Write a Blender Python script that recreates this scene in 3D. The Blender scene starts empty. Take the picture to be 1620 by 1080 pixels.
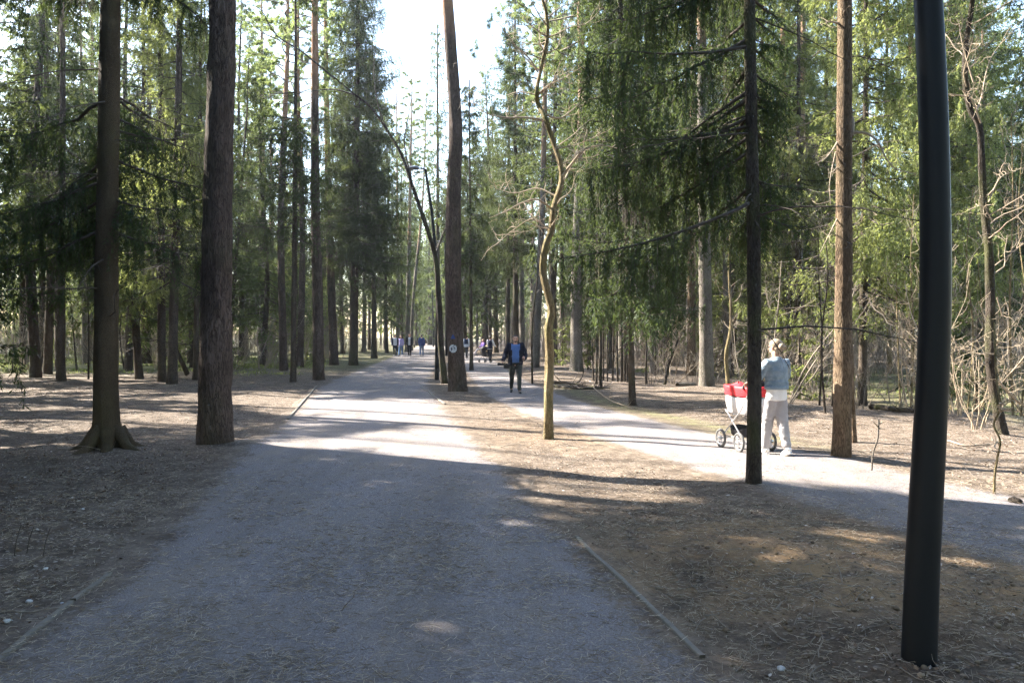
import bpy, bmesh, math, random
import numpy as np
from mathutils import Vector, Matrix

R = np.random.default_rng(7)
random.seed(7)
scene = bpy.context.scene
COL = scene.collection
F = 1241.0; HOR = 528.0; CAMH = 1.75          # focal length in photo pixels, horizon row, eye height
SUN_AZ = math.radians(154); SUN_EL = math.radians(38)   # azimuth measured from +X towards +Y
SUNV = np.array([math.cos(SUN_AZ)*math.cos(SUN_EL), math.sin(SUN_AZ)*math.cos(SUN_EL), math.sin(SUN_EL)])
SX, SY = -SUNV[0]/SUNV[2], -SUNV[1]/SUNV[2]     # ground shadow offset per metre of height

def gd(px, py):                                  # ground point under a photo pixel
    d = F*CAMH/(py-HOR); return ((px-810)/F*d, d)
def at(px, py, d): return ((px-810)/F*d, d, CAMH+(HOR-py)/F*d)

# ------------------------------------------------------------------ noise
def _h(ix, iy, s):
    n = (ix.astype(np.int64)*374761393 + iy.astype(np.int64)*668265263 + s*1442695041) & 0xffffffff
    n = ((n ^ (n >> 13))*1274126177) & 0xffffffff
    return ((n ^ (n >> 16)) & 0xffff)/65535.0
def vnoise(x, y, s=0):
    x = np.asarray(x, float); y = np.asarray(y, float)
    ix = np.floor(x); iy = np.floor(y); fx = x-ix; fy = y-iy
    fx = fx*fx*(3-2*fx); fy = fy*fy*(3-2*fy)
    a = _h(ix, iy, s); b = _h(ix+1, iy, s); c = _h(ix, iy+1, s); d = _h(ix+1, iy+1, s)
    return (a*(1-fx)+b*fx)*(1-fy)+(c*(1-fx)+d*fx)*fy
def fbm(x, y, s=0, o=4):
    v = 0; a = .5
    for k in range(o): v = v+a*(vnoise(x*2**k, y*2**k, s+k*17)-.5); a *= .5
    return v*2
def smooth(a, b, x): t = np.clip((x-a)/(b-a), 0, 1); return t*t*(3-2*t)
def in_poly(px, py, poly):
    c = np.zeros(px.shape, bool); n = len(poly); j = n-1
    for i in range(n):
        xi, yi = poly[i]; xj, yj = poly[j]
        if yi != yj:
            c ^= ((yi > py) != (yj > py)) & (px < (xj-xi)*(py-yi)/(yj-yi)+xi)
        j = i
    return c

# ------------------------------------------------------------------ paths (centre line x(y), half width)
MP = np.array([[-8,-.6,1.95],[3,-.75,1.95],[5.6,-1.05,1.8],[10,-1.9,1.85],[15.8,-2.85,1.75],[25.9,-4.55,1.85],[38,-5.6,1.85],[60,-7.3,1.9],[90,-9.6,2.],[130,-12.8,2.1],[220,-20,2.2]])
SP = np.array([[2,6.6,1.2],[5,5.4,1.35],[7,4.65,1.35],[9,3.95,1.3],[11.5,3.15,1.25],[14.5,2.1,1.2],[17.5,1.3,1.15],[21.5,.45,1.1],[28,-.35,1.05],[36,-1.1,1.05],[46,-1.75,1.1],[60,-3.0,1.1],[75,-4.9,1.1],[90,-7.4,1.1]])
def pathx(P, y): return np.interp(y, P[:,0], P[:,1]), np.interp(y, P[:,0], P[:,2])
def path_dist(x, y):                              # signed: negative inside a path
    c, w = pathx(MP, y); c2, w2 = pathx(SP, y)
    d1 = np.abs(x-c)-w; d2 = np.where((y > 1.5) & (y < 90), np.abs(x-c2)-w2*1.05, 99)
    return np.minimum(d1, d2)
MOUNDS = []                                       # (x, y, radius, height) low swells at tree feet
def height(x, y, fine=True):
    x = np.asarray(x, float); y = np.asarray(y, float)
    pd = path_dist(x, y); k = smooth(0.05, 1.6, pd)
    h = .13*fbm(x*.16+5, y*.16, 3, 3)*k + .06*fbm(x*.7, y*.7, 9, 3)*k
    h = h-.03*k*smooth(0, 6, pd)
    for mx, my, mr, mh in MOUNDS:
        h = h+mh*np.exp(-((x-mx)**2+(y-my)**2)/mr**2)
    if fine:
        near = smooth(26, 8, y)
        clod = smooth(.9, 2.2, x)*smooth(7.6, 5.0, y)*smooth(.1, .5, pd)
        h = h + near*(.010*fbm(x*5, y*5, 21, 3)*(.25+.75*smooth(0, .5, pd)) + .006*fbm(x*16, y*16, 5, 2)*(.3+.7*smooth(-.2, .4, pd)))
        h = h + clod*(.055*np.abs(fbm(x*6.5, y*6.5, 33, 3))+.02*fbm(x*15, y*15, 41, 2))
        h = h + smooth(.2, 1.5, pd)*smooth(12, 5, y)*.018*fbm(x*9, y*9, 55, 3)
    return h
def gz(x, y): return float(height(np.array([x]), np.array([y]))[0])

# ------------------------------------------------------------------ where the photo's ground lies in full sun
LITA = [gd(*p) for p in [(440,712),(470,697),(560,690),(640,676),(690,662),(760,664),(860,676),(1000,676),(1120,688),(1240,700),(1345,725),(1470,750),(1640,786),(1640,812),(1440,780),(1290,770),(1190,771),(1085,764),(1150,812),(1060,812),(940,788),(890,812),(830,766),(790,742),(700,735),(600,717)]]
LITE = [gd(*p) for p in [(470,652),(500,640),(620,641),(720,654),(800,668),(700,662),(600,650),(500,650)]]
LITB = [gd(*p) for p in [(1130,650),(1640,632),(1640,800),(1470,762),(1345,732),(1240,706),(1130,690)]]
LITC = [gd(*p) for p in [(380,640),(430,600),(560,572),(760,560),(900,590),(840,640),(700,640),(560,628),(480,640)]]
LITD = [gd(*p) for p in [(0,632),(300,652),(320,672),(200,668),(0,648)]]
GX0, GX1, GY0, GY1, GR = -18., 16., 6., 60., .08
_gx, _gy = np.meshgrid(np.arange(GX0, GX1, GR), np.arange(GY0, GY1, GR))
_jx = _gx+.8*fbm(_gx*.9, _gy*.9, 71, 3); _jy = _gy+.5*fbm(_gx*.9+9, _gy*.9, 72, 3)
LITG = [gd(*p) for p in [(-40,588),(330,580),(335,702),(-40,705)]]
OPEN = np.zeros(_gx.shape)                       # chance that a needle shading this spot is missing
OPEN = np.where(in_poly(_jx, _jy, LITG) & (fbm(_gx*.3+4, _gy*1.5, 87, 3) > .12), .95, OPEN)
OPEN = np.where(in_poly(_jx, _jy, LITD) & (fbm(_gx*.5, _gy*2, 83, 3) > -.05), .96, OPEN)
OPEN = np.where(in_poly(_jx, _jy, LITC) & (fbm(_gx*.3, _gy*1.9, 79, 3) > .03), .97, OPEN)
OPEN = np.where(in_poly(_jx, _jy, LITB) & (fbm(_gx*.8, _gy*1.3, 77, 3) > -.36), .985, OPEN)
OPEN = np.where(in_poly(_jx, _jy, LITE), .97, OPEN)
OPEN = np.where(in_poly(_jx, _jy, LITA), .992, OPEN)
GLOW = [(5.2, 15.5, 4.2, 2.3), (6.6, 15., 4.8, 2.2), (7.6, 17.5, 3.2, 2.4), (3.2, 19., 4.6, 1.8), (-10.3, 24., 5., 3.0), (-8.2, 20.5, 5.2, 2.4), (8, 15.5, 2., 1.8), (11, 20, 2., 2.4), (13, 25, 2.4, 2.6), (3.2, 23, 2., 1.8), (-12.5, 26, 8, 2.2), (9.5, 17., 1.8, 2.4), (6.3, 18., 1.4, 2.), (5.6, 13.2, 1.2, 1.3), (.5, 13.2, 4.2, 1.7), (4.6, 10.9, 3.0, 1.0)]
def carve_keep(P):
    """Foliage that would shade the sunlit clearings is left out: gaps cut into the crowns to let the sun through."""
    ix = ((P[:, 0]+SX*P[:, 2]-GX0)/GR).astype(int); iy = ((P[:, 1]+SY*P[:, 2]-GY0)/GR).astype(int)
    ok = (ix >= 0) & (iy >= 0) & (ix < OPEN.shape[1]) & (iy < OPEN.shape[0])
    pr = np.where(ok, OPEN[np.clip(iy, 0, OPEN.shape[0]-1), np.clip(ix, 0, OPEN.shape[1]-1)], 0)
    out = R.random(len(P)) >= pr
    for gx_, gy_, gz_, gr_ in GLOW:                  # shafts cut out of the foliage so sun reaches chosen trees and brush
        q = P-np.array([gx_, gy_, gz_]); t = q@SUNV; d2 = (q*q).sum(1)-t*t
        out &= ~((t > gr_*1.5) & (d2 < gr_*gr_) & (R.random(len(P)) < .93))
    return out

# ------------------------------------------------------------------ mesh building
class MB:
    def __init__(s): s.v = []; s.f = []; s.a = []; s.n = 0
    def add(s, v, f, a=None):
        v = np.asarray(v, np.float32).reshape(-1, 3); f = np.asarray(f, np.int64).reshape(-1, 4)
        s.v.append(v); s.f.append(f+s.n); s.n += len(v)
        s.a.append(np.full(len(f), .5, np.float32) if a is None else np.asarray(a, np.float32))
    def arrays(s): return np.concatenate(s.v), np.concatenate(s.f), np.concatenate(s.a)
    def build(s, name, mat, parent=None, smoothf=False, attrs=None):
        if not s.v: return None
        v, f, a = s.arrays()
        return np_obj(name, v, f, mat, parent, a, smoothf, attrs)
def np_mesh(name, v, f, a=None, smoothf=False, attrs=None):
    me = bpy.data.meshes.new(name)
    me.vertices.add(len(v)); me.vertices.foreach_set('co', np.ascontiguousarray(v, np.float32).ravel())
    me.loops.add(len(f)*4); me.loops.foreach_set('vertex_index', f.astype(np.int32).ravel())
    me.polygons.add(len(f)); me.polygons.foreach_set('loop_start', (np.arange(len(f))*4).astype(np.int32))
    me.update(calc_edges=True)
    if smoothf: me.polygons.foreach_set('use_smooth', np.ones(len(f), bool))
    if a is not None:
        at_ = me.attributes.new('rnd', 'FLOAT', 'FACE'); at_.data.foreach_set('value', np.ascontiguousarray(a, np.float32))
    for k, val in (attrs or {}).items():
        at_ = me.attributes.new(k, 'FLOAT', 'POINT'); at_.data.foreach_set('value', np.ascontiguousarray(val, np.float32))
    me.validate(); me.update()
    return me
def link(name, me, mat, parent=None):
    o = bpy.data.objects.new(name, me)
    if mat is not None and me is not None and not me.materials: me.materials.append(mat)
    COL.objects.link(o)
    if parent is not None: o.parent = parent
    return o
def np_obj(name, v, f, mat, parent=None, a=None, smoothf=False, attrs=None):
    return link(name, np_mesh(name, v, f, a, smoothf, attrs), mat, parent)
def tag(o, label=None, cat=None, group=None, kind=None):
    if label: o['label'] = label
    if cat: o['category'] = cat
    if group: o['group'] = group
    if kind: o['kind'] = kind
    return o
def empty(name, loc, label, cat, group=None, rz=0):
    o = bpy.data.objects.new(name, None); COL.objects.link(o); o.location = loc; o.rotation_euler = (0, 0, rz)
    o.empty_display_size = .1
    return tag(o, label, cat, group)
def copy_tree(o, parent=None):
    c = o.copy(); COL.objects.link(c)
    if parent is not None: c.parent = parent
    for ch in list(o.children): copy_tree(ch, c)
    return c

def unit(d): return d/np.maximum(np.linalg.norm(d, axis=-1, keepdims=True), 1e-9)
def tubes(mb, nodes, rad, sides=4, a=None):
    """nodes (n, M, 3), rad (n, M): M continuous tapered tubes."""
    nodes = np.asarray(nodes, float); rad = np.asarray(rad, float); n, M, _ = nodes.shape
    t = np.gradient(nodes, axis=0) if n > 2 else np.repeat((nodes[1:]-nodes[:-1]), 2, axis=0)
    t = unit(t)
    ref = np.zeros((1, M, 3)); ref[...] = (0.31, .17, .93)
    flat = np.abs((unit(nodes[-1:]-nodes[:1])*ref).sum(-1)) > .8
    ref = np.where(flat[..., None], np.array([.95, .2, .1]), ref)
    u = unit(np.cross(t, np.broadcast_to(ref, t.shape))); w = np.cross(t, u)
    an = np.arange(sides)*2*math.pi/sides
    ring = nodes[:, :, None, :]+rad[:, :, None, None]*(np.cos(an)[None, None, :, None]*u[:, :, None, :]+np.sin(an)[None, None, :, None]*w[:, :, None, :])
    idx = np.arange(n*M*sides).reshape(n, M, sides)
    A = idx[:-1]; B = idx[1:]
    f = np.stack([A, np.roll(A, -1, 2), np.roll(B, -1, 2), B], -1).reshape(-1, 4)
    mb.add(ring.reshape(-1, 3), f, None if a is None else np.repeat(np.tile(np.repeat(a, sides), n-1), 1))
def strands(p, d, ln, grav, n=5, wig=0., rng=R):
    p = np.array(p, float); d = unit(np.array(d, float)); M = len(p); nodes = [p.copy()]
    st = (np.asarray(ln)/n).reshape(-1, 1)*np.ones((M, 1)); g = np.asarray(grav).reshape(-1, 1)*np.ones((M, 1))
    for k in range(n):
        d = d+g*np.array([[0, 0, -1.]])
        if wig: d = d+rng.normal(0, wig, (M, 3))
        d = unit(d); p = p+d*st; nodes.append(p.copy())
    return np.array(nodes)
def sample(nodes, ln, spacing, rng=R, tmin=0.):
    n, M, _ = nodes.shape; tot = float(np.sum(ln)); K = max(1, int(tot/spacing))
    i = rng.choice(M, K, p=np.asarray(ln)/tot); t = (tmin+(1-tmin)*rng.random(K))*(n-1)
    k = np.minimum(t.astype(int), n-2); fr = (t-k)[:, None]
    a = nodes[k, i]; b = nodes[k+1, i]
    return a*(1-fr)+b*fr, unit(b-a), i
def shoots_dirs(d, spread, rng=R):
    r = rng.normal(0, 1, d.shape); r = unit(r-(r*d).sum(-1, keepdims=True)*d)
    return unit(d*(1-spread*.45)+r*spread)
def shoot_mesh(C, D, L, W, rnd, mb, rng=R):
    """one pointed blade of needles per row"""
    M = len(C); r = rng.normal(0, 1, (M, 3)); s = unit(np.cross(D, r))*(np.asarray(W).reshape(-1, 1)/2)
    L = np.asarray(L).reshape(-1, 1); tip = C+D*L; mid = C+D*L*.45
    v = np.stack([C, mid+s, tip, mid-s], 1).reshape(-1, 3)
    mb.add(v, np.arange(M*4).reshape(M, 4), rnd)

# ------------------------------------------------------------------ boughs
LOD = {'hi': (.016, .072, .0125), 'mid': (.030, .115, .024), 'lo': (.062, .19, .048), 'far': (.26, .42, .18), 'shade': (.11, .24, .085)}
def spruce_bough(L, lod, drape, rng):
    sp, sl, sw = LOD[lod]
    n = 8; x = np.linspace(0, L, n+1); droop = rng.uniform(.25, .55); lift = rng.uniform(.15, .5)
    z = -droop*x+lift*x*x/L*.8; y = np.cumsum(rng.normal(0, .03*L, n+1)); y -= y[0]
    limb = np.stack([x, y, z], 1)[:, None, :]
    step = {'hi': .10, 'mid': .13, 'lo': .22, 'far': .4, 'shade': .25}[lod]
    t = np.arange(.12*L, L, step); m = len(t)
    side = np.where(np.arange(m) % 2 == 0, 1., -1.); a = np.radians(rng.uniform(45, 80, m))
    P = np.stack([np.interp(t, x, y*0+x), np.interp(t, x, y), np.interp(t, x, z)], 1)
    D = np.stack([np.cos(a), side*np.sin(a), rng.uniform(-.35, .05, m)], 1)
    l2 = (.10+.36*L*np.sin(np.clip((t/L)*.85+.25, 0, 1.1)*math.pi*.95).clip(.12, 1))*rng.uniform(.6, 1.15, m)*.62
    l2 = np.maximum(l2, .1)
    sec = strands(P, D, l2, .10+.16*drape, 5, .05, rng)
    q, qd, qi = sample(sec, l2, {'hi': .085, 'mid': .11, 'lo': .2, 'far': .5, 'shade': .25}[lod], rng, .1)
    k = len(q)
    q2, qd2, _ = sample(limb, [L], step*.8, rng, .2); q = np.vstack([q, q2]); k = len(q)
    l3 = rng.uniform(.12, .28, k)*(1+1.9*drape*rng.random(k)); 
    if drape > .7 and lod in ('hi', 'mid', 'lo'):            # hanging twigs gather in clumps along the bough
        l3 = l3*np.where(vnoise(q[:, 0]*2.6+7*L, q[:, 1]*2.6+3, 4) > .47, 1.35, .22)
    D3 = np.vstack([qd, qd2])*.5+rng.normal(0, .35, (k, 3))+np.array([0, 0, -.35-.9*drape])
    ter = strands(q, D3, l3, .15+.35*drape, 4, .03, rng)
    C = []; DD = []
    for nd, ln, tm in ((sec, l2, .0), (ter, l3, 0.), (limb, [L], .35)):
        c, d, _ = sample(nd, ln, sp, rng, tm); C.append(c); DD.append(d)
    C = np.vstack(C); DD = shoots_dirs(np.vstack(DD), .62, rng)
    tb = MB()
    tubes(tb, limb, (np.linspace(.013+.006*L, .004, n+1))[:, None], 5)
    tubes(tb, sec, np.linspace(1, .3, 6)[:, None]*np.full((1, m), .0045), 3)
    if lod in ('hi', 'mid'): tubes(tb, ter[[0, 2, 4]], np.array([1, .8, .4])[:, None]*np.full((1, k), .0028), 3)
    wv, wf, _ = tb.arrays()
    return dict(wv=wv, wf=wf, C=C, D=DD, L=sl*rng.uniform(.7, 1.25, len(C)), W=sw*rng.uniform(.75, 1.2, len(C)), len=L)
def pine_bough(L, lod, rng):
    n = 7; x = np.linspace(0, L, n+1); z = .12*x*rng.uniform(-1, 2)+.3*L*np.sin(x/L*2.5)*rng.uniform(-.3, .5); y = np.cumsum(rng.normal(0, .06*L, n+1)); y -= y[0]
    limb = np.stack([x, y, z], 1)[:, None, :]
    m = int(9*L/2)+3; P, d, _ = sample(limb, [L], L/m, rng, .3)
    D = d+rng.normal(0, .6, P.shape)+np.array([0, 0, .25]); ln = rng.uniform(.25, .8, len(P))*L/2.2
    sec = strands(P, D, ln, -.02, 5, .12, rng)
    nc = {'hi': 3, 'mid': 3, 'lo': 2, 'far': 1}[lod]; need = {'hi': 70, 'mid': 45, 'lo': 22, 'far': 12}[lod]
    w = {'hi': .011, 'mid': .018, 'lo': .035, 'far': .06}[lod]
    cs, cd, _ = sample(sec, ln, .22, rng, .45); tips = sec[-1]
    cen = np.vstack([cs, tips]); cdir = np.vstack([cd, unit(sec[-1]-sec[-2])])
    C = np.repeat(cen, need, 0)+rng.normal(0, .035, (len(cen)*need, 3))
    DD = unit(np.repeat(cdir, need, 0)*.55+rng.normal(0, .6, C.shape))
    tb = MB(); tubes(tb, limb, np.linspace(.02+.008*L, .01, n+1)[:, None], 5); tubes(tb, sec, np.linspace(.011, .004, 6)[:, None]*np.ones((1, len(P))), 4)
    wv, wf, _ = tb.arrays()
    return dict(wv=wv, wf=wf, C=C, D=DD, L=rng.uniform(.1, .2, len(C)), W=np.full(len(C), w), len=L)
TPL = {}
def templates(kind, lod, drape=0.):
    key = (kind, lod, drape)
    if key not in TPL:
        rng = np.random.default_rng(abs(hash((kind, lod, int(drape*10)))) % 1000 if False else len(TPL)+11)
        if kind == 'spruce': TPL[key] = [spruce_bough(l, lod, drape*rng.uniform(.7, 1.2), rng) for l in (.9, 1.2, 1.6, 1.9, 2.2, 2.5, 2.8, 3.3)]
        else: TPL[key] = [pine_bough(l, lod, rng) for l in (1.0, 1.5, 2.0, 2.4, 2.9)]
    return TPL[key]

def place_boughs(spec, wood, leaf, origin, carve, rng, thin=1.):
    """spec rows: (kind, lod, drape, (x, y, z) attach point, azimuth, pitch, length)"""
    O = np.asarray(origin, float)
    for kind, lod, drape, p, az, pitch, ln in spec:
        T = templates(kind, lod, drape); c = min(T, key=lambda t: abs(t['len']-ln*rng.uniform(.85, 1.15)))
        s = ln/c['len']; ca, sa = math.cos(az), math.sin(az); cp, sp_ = math.cos(pitch), math.sin(pitch); fl = rng.choice([-1., 1.])
        M = np.array([[cp*ca, -sa*fl, -sp_*ca], [cp*sa, ca*fl, -sp_*sa], [sp_, 0, cp]])
        p = np.asarray(p, float)
        wv = (c['wv']*s)@M.T+p; C = (c['C']*s)@M.T+p; D = unit(c['D']@M.T)
        if carve:
            mid = (wv.mean(0)+O)[None]; tipk = carve_keep(C[::7]+O) if len(C) > 7 else np.ones(1, bool)
            if tipk.mean() < .12: continue
            k = carve_keep(C+O)
        else: k = np.ones(len(C), bool)
        if thin < 1: k &= rng.random(len(k)) < thin
        wood.add(wv, c['wf'], None)
        tone = rng.uniform(0, 1)
        shoot_mesh(C[k], D[k], (c['L']*min(1.15, max(.85, s)))[k], c['W'][k], np.clip(tone*.6+.4*rng.random(int(k.sum())), 0, 1), leaf, rng)

# ------------------------------------------------------------------ trunks
def spline(pts, n):
    pts = np.asarray(pts, float); t = np.arange(len(pts)); tt = np.linspace(0, len(pts)-1, n)
    out = []
    for c in range(pts.shape[1]):
        m = np.gradient(pts[:, c]) if len(pts) > 2 else np.full(len(pts), pts[1, c]-pts[0, c])
        i = np.minimum(tt.astype(int), len(pts)-2); f = tt-i
        h00 = 2*f**3-3*f**2+1; h10 = f**3-2*f**2+f; h01 = -2*f**3+3*f**2; h11 = f**3-f**2
        out.append(h00*pts[i, c]+h10*m[i]+h01*pts[i+1, c]+h11*m[i+1])
    return np.stack(out, 1)
def trunk_mesh(path, rad, sides=14, rough=.04, flare=.5, flare_h=.35, lobes=5, seed=0, knots=0, dz=.25, lobe_amp=.3, finez=7., fineamp=1.):
    """path (k,3) local, rad (k)"""
    ln = float(np.sum(np.linalg.norm(np.diff(np.asarray(path), axis=0), axis=1)))
    zfine = 9.0
    tot = int(min(260, max(8, ln/dz)))
    pr = spline(np.hstack([np.asarray(path), np.asarray(rad)[:, None]]), tot); P = pr[:, :3]; r = np.maximum(pr[:, 3], .01)
    th = np.arange(sides)*2*math.pi/sides
    zz = P[:, 2]-P[0, 2]
    rng = np.random.default_rng(seed); ph = rng.uniform(0, 6.28, 4)
    fl = np.exp(-np.maximum(zz, 0)/flare_h)[:, None]
    lob = 1.6*np.clip(np.cos(lobes*th+ph[0]+.6*np.sin(th*2+ph[2])), 0, 1)**2.2*(.7+.3*np.cos(th+ph[1]))-.45
    rr = r[:, None]*(1+fl*(flare+lobe_amp*lob[None, :]))
    circ = np.stack([np.cos(th), np.sin(th)], 1)
    nx = (circ[:, 0]*2+7)[None, :]; ny = (circ[:, 1]*2+3)[None, :]
    rr = rr*(1+rough*1.5*fbm(nx+zz[:, None]*.7, ny+zz[:, None]*.9+seed, seed, 2)+rough*fineamp*fbm(np.abs(th-math.pi)[None, :]/6.283*finez*2+seed+.15*zz[:, None], zz[:, None]*3.0, seed+5, 3))
    t = unit(np.gradient(P, axis=0)); t = unit(t*.6+np.array([0, 0, .4]))
    u = unit(np.cross(np.array([0, 1., 0]), t)); w = np.cross(t, u)
    V = P[:, None, :]+rr[..., None]*(circ[None, :, 0, None]*u[:, None, :]+circ[None, :, 1, None]*w[:, None, :])
    idx = np.arange(tot*sides).reshape(tot, sides); A = idx[:-1]; B = idx[1:]
    f = np.stack([A, np.roll(A, -1, 1), np.roll(B, -1, 1), B], -1).reshape(-1, 4)
    return V.reshape(-1, 3), f
import time; T0 = time.time(); SKY_STR = .095; SUN_E = 5.0; EXPO = 2.85; HAZE = .0004
# ------------------------------------------------------------------ materials
class N:
    def __init__(s, name):
        s.m = bpy.data.materials.new(name); s.m.use_nodes = True; s.t = s.m.node_tree; s.t.nodes.clear()
        s.out = s.t.nodes.new('ShaderNodeOutputMaterial'); s.co = None
    def n(s, typ, **kw):
        nd = s.t.nodes.new(typ)
        for k, v in kw.items():
            if k.startswith('_'): setattr(nd, k[1:], v)
        return nd
    def set(s, nd, sock, v):
        i = nd.inputs[sock]
        if isinstance(v, bpy.types.NodeSocket): s.t.links.new(v, i)
        else: i.default_value = v
    def coord(s, kind='Object', scale=(1, 1, 1), loc=(0, 0, 0)):
        tc = s.n('ShaderNodeTexCoord'); mp = s.n('ShaderNodeMapping'); s.t.links.new(tc.outputs[kind], mp.inputs[0])
        mp.inputs['Scale'].default_value = scale; mp.inputs['Location'].default_value = loc; return mp.outputs[0]
    def world(s, scale=(1, 1, 1)):
        g = s.n('ShaderNodeNewGeometry'); mp = s.n('ShaderNodeMapping'); s.t.links.new(g.outputs['Position'], mp.inputs[0])
        mp.inputs['Scale'].default_value = scale; return mp.outputs[0]
    def noise(s, vec, scale, detail=4., rough=.6, dist=0.):
        nd = s.n('ShaderNodeTexNoise'); s.set(nd, 'Vector', vec); s.set(nd, 'Scale', scale); s.set(nd, 'Detail', detail); s.set(nd, 'Roughness', rough); s.set(nd, 'Distortion', dist)
        return nd.outputs[0]
    def voro(s, vec, scale, out='Distance', feature='F1'):
        nd = s.n('ShaderNodeTexVoronoi', _feature=feature); s.set(nd, 'Vector', vec); s.set(nd, 'Scale', scale); return nd.outputs[out]
    def attr(s, name):
        nd = s.n('ShaderNodeAttribute', _attribute_name=name); return nd.outputs['Fac']
    def ramp(s, fac, stops):
        nd = s.n('ShaderNodeValToRGB'); e = nd.color_ramp.elements
        while len(e) < len(stops): e.new(.5)
        for el, (p, c) in zip(e, stops):
            el.position = p; el.color = (c[0], c[1], c[2], 1) if not isinstance(c, float) else (c, c, c, 1)
        s.set(nd, 0, fac); return nd.outputs[0]
    def mix(s, fac, a, b, mode='MIX'):
        nd = s.n('ShaderNodeMixRGB', _blend_type=mode)
        for k, v in zip((0, 1, 2), (fac, a, b)):
            if isinstance(v, tuple) and len(v) == 3: v = (*v, 1)
            s.set(nd, k, v)
        return nd.outputs[0]
    def math(s, op, a, b=0., clamp=False):
        nd = s.n('ShaderNodeMath', _operation=op, _use_clamp=clamp); s.set(nd, 0, a); s.set(nd, 1, b); return nd.outputs[0]
    def bump(s, h, strength, dist, normal=None):
        nd = s.n('ShaderNodeBump'); s.set(nd, 'Height', h); s.set(nd, 'Strength', strength); s.set(nd, 'Distance', dist)
        if normal is not None: s.set(nd, 'Normal', normal)
        return nd.outputs[0]
    def bsdf(s, col, rough=.8, normal=None, metal=0., spec=.3, **kw):
        nd = s.n('ShaderNodeBsdfPrincipled')
        if isinstance(col, tuple) and len(col) == 3: col = (*col, 1)
        s.set(nd, 'Base Color', col); s.set(nd, 'Roughness', rough); s.set(nd, 'Metallic', metal); s.set(nd, 'Specular IOR Level', spec)
        if normal is not None: s.set(nd, 'Normal', normal)
        for k, v in kw.items(): s.set(nd, k, v)
        return nd.outputs[0]
    def done(s, sh): s.t.links.new(sh, s.out.inputs[0]); return s.m

def m_plain(name, col, rough=.6, metal=0., spec=.4, var=.12, scale=30., bump=0.):
    n = N(name); v = n.coord(); f = n.noise(v, scale, 4)
    c = n.mix(f, tuple(x*(1-var) for x in col), tuple(min(1, x*(1+var)) for x in col))
    nor = n.bump(n.noise(v, scale*2.3, 3), bump, .01) if bump else None
    return n.done(n.bsdf(c, rough, nor, metal, spec))

def leafy(name, lo, hi, trans, tlo=.35, gloss=.02):
    n = N(name); a = n.attr('rnd'); oi = n.n('ShaderNodeObjectInfo').outputs['Random']
    big = n.noise(n.world(), .55, 2)
    f = n.math('ADD', n.math('MULTIPLY', a, .75), n.math('MULTIPLY', big, .35))
    c = n.mix(f, lo, hi); c = n.mix(n.math('MULTIPLY', oi, .25), c, (lo[0]*1.5, lo[1]*1.1, lo[2]*1.3))
    df = n.n('ShaderNodeBsdfDiffuse'); n.set(df, 'Color', c)
    tr = n.n('ShaderNodeBsdfTranslucent'); n.set(tr, 'Color', n.mix(f, tuple(x*.7 for x in trans), trans))
    m1 = n.n('ShaderNodeMixShader'); n.set(m1, 0, tlo); n.t.links.new(df.outputs[0], m1.inputs[1]); n.t.links.new(tr.outputs[0], m1.inputs[2])
    gl = n.n('ShaderNodeBsdfGlossy'); n.set(gl, 'Roughness', .6); n.set(gl, 'Color', (.8, .85, .75, 1))
    m2 = n.n('ShaderNodeMixShader'); n.set(m2, 0, gloss); n.t.links.new(m1.outputs[0], m2.inputs[1]); n.t.links.new(gl.outputs[0], m2.inputs[2])
    return n.done(m2.outputs[0])

def bark(name, dark, mid, light, sx=9., sz=2.2, bumpd=.03, strength=1., upper=None, moss=.0, scalef=1.):
    n = N(name); v = n.coord(scale=(sx, sx, sz)); w = n.noise(v, 1.2, 3); 
    vv = n.n('ShaderNodeVectorMath', _operation='ADD'); n.set(vv, 0, v)
    nn = n.n('ShaderNodeTexNoise'); n.set(nn, 'Vector', v); n.set(nn, 'Scale', 1.6); n.set(nn, 'Detail', 2.)
    sc = n.n('ShaderNodeVectorMath', _operation='SCALE'); n.t.links.new(nn.outputs['Color'], sc.inputs[0]); sc.inputs['Scale'].default_value = 1.7
    n.t.links.new(sc.outputs[0], vv.inputs[1]); wv = vv.outputs[0]
    e = n.voro(wv, 1.9*scalef, 'Distance', 'DISTANCE_TO_EDGE')
    cell = n.ramp(e, [(.0, .1), (.10, .65), (.5, 1.)])
    fine = n.noise(n.coord(scale=(sx*3, sx*3, sz*2.2)), 3., 5, .7)
    hgt = n.math('ADD', n.math('MULTIPLY', cell, .7), n.math('MULTIPLY', fine, .45))
    c = n.mix(n.ramp(fine, [(.3, 0.), (.7, 1.)]), mid, light); c = n.mix(n.ramp(cell, [(0., 0.), (.8, 1.)]), dark, c)
    big = n.noise(n.coord(scale=(1, 1, .6)), 1.4, 3); c = n.mix(n.ramp(big, [(.38, 0.), (.66, .75)]), c, tuple(x*.5 for x in mid)); c = n.mix(n.ramp(n.noise(n.coord(scale=(1, 1, .5), loc=(9, 3, 2)), 2.6, 5, .7), [(.56, 0.), (.7, .55)]), c, tuple(min(1, x*1.15) for x in light))
    if moss:
        mk = n.ramp(n.noise(n.coord(scale=(1, 1, .5), loc=(4, 1, 0)), 2.2, 4), [(.5, 0.), (.68, 1.)])
        c = n.mix(n.math('MULTIPLY', mk, moss), c, (.10, .115, .035))
    if upper:
        u = n.attr('upper'); u2 = n.ramp(n.math('ADD', u, n.math('MULTIPLY', n.math('SUBTRACT', big, .5), .6)), [(.35, 0.), (.65, 1.)])
        c = n.mix(u2, c, n.mix(fine, upper, tuple(x*1.45 for x in upper)))
    nor = n.bump(hgt, strength, bumpd)
    return n.done(n.bsdf(c, .9, nor, 0., .15))

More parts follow.
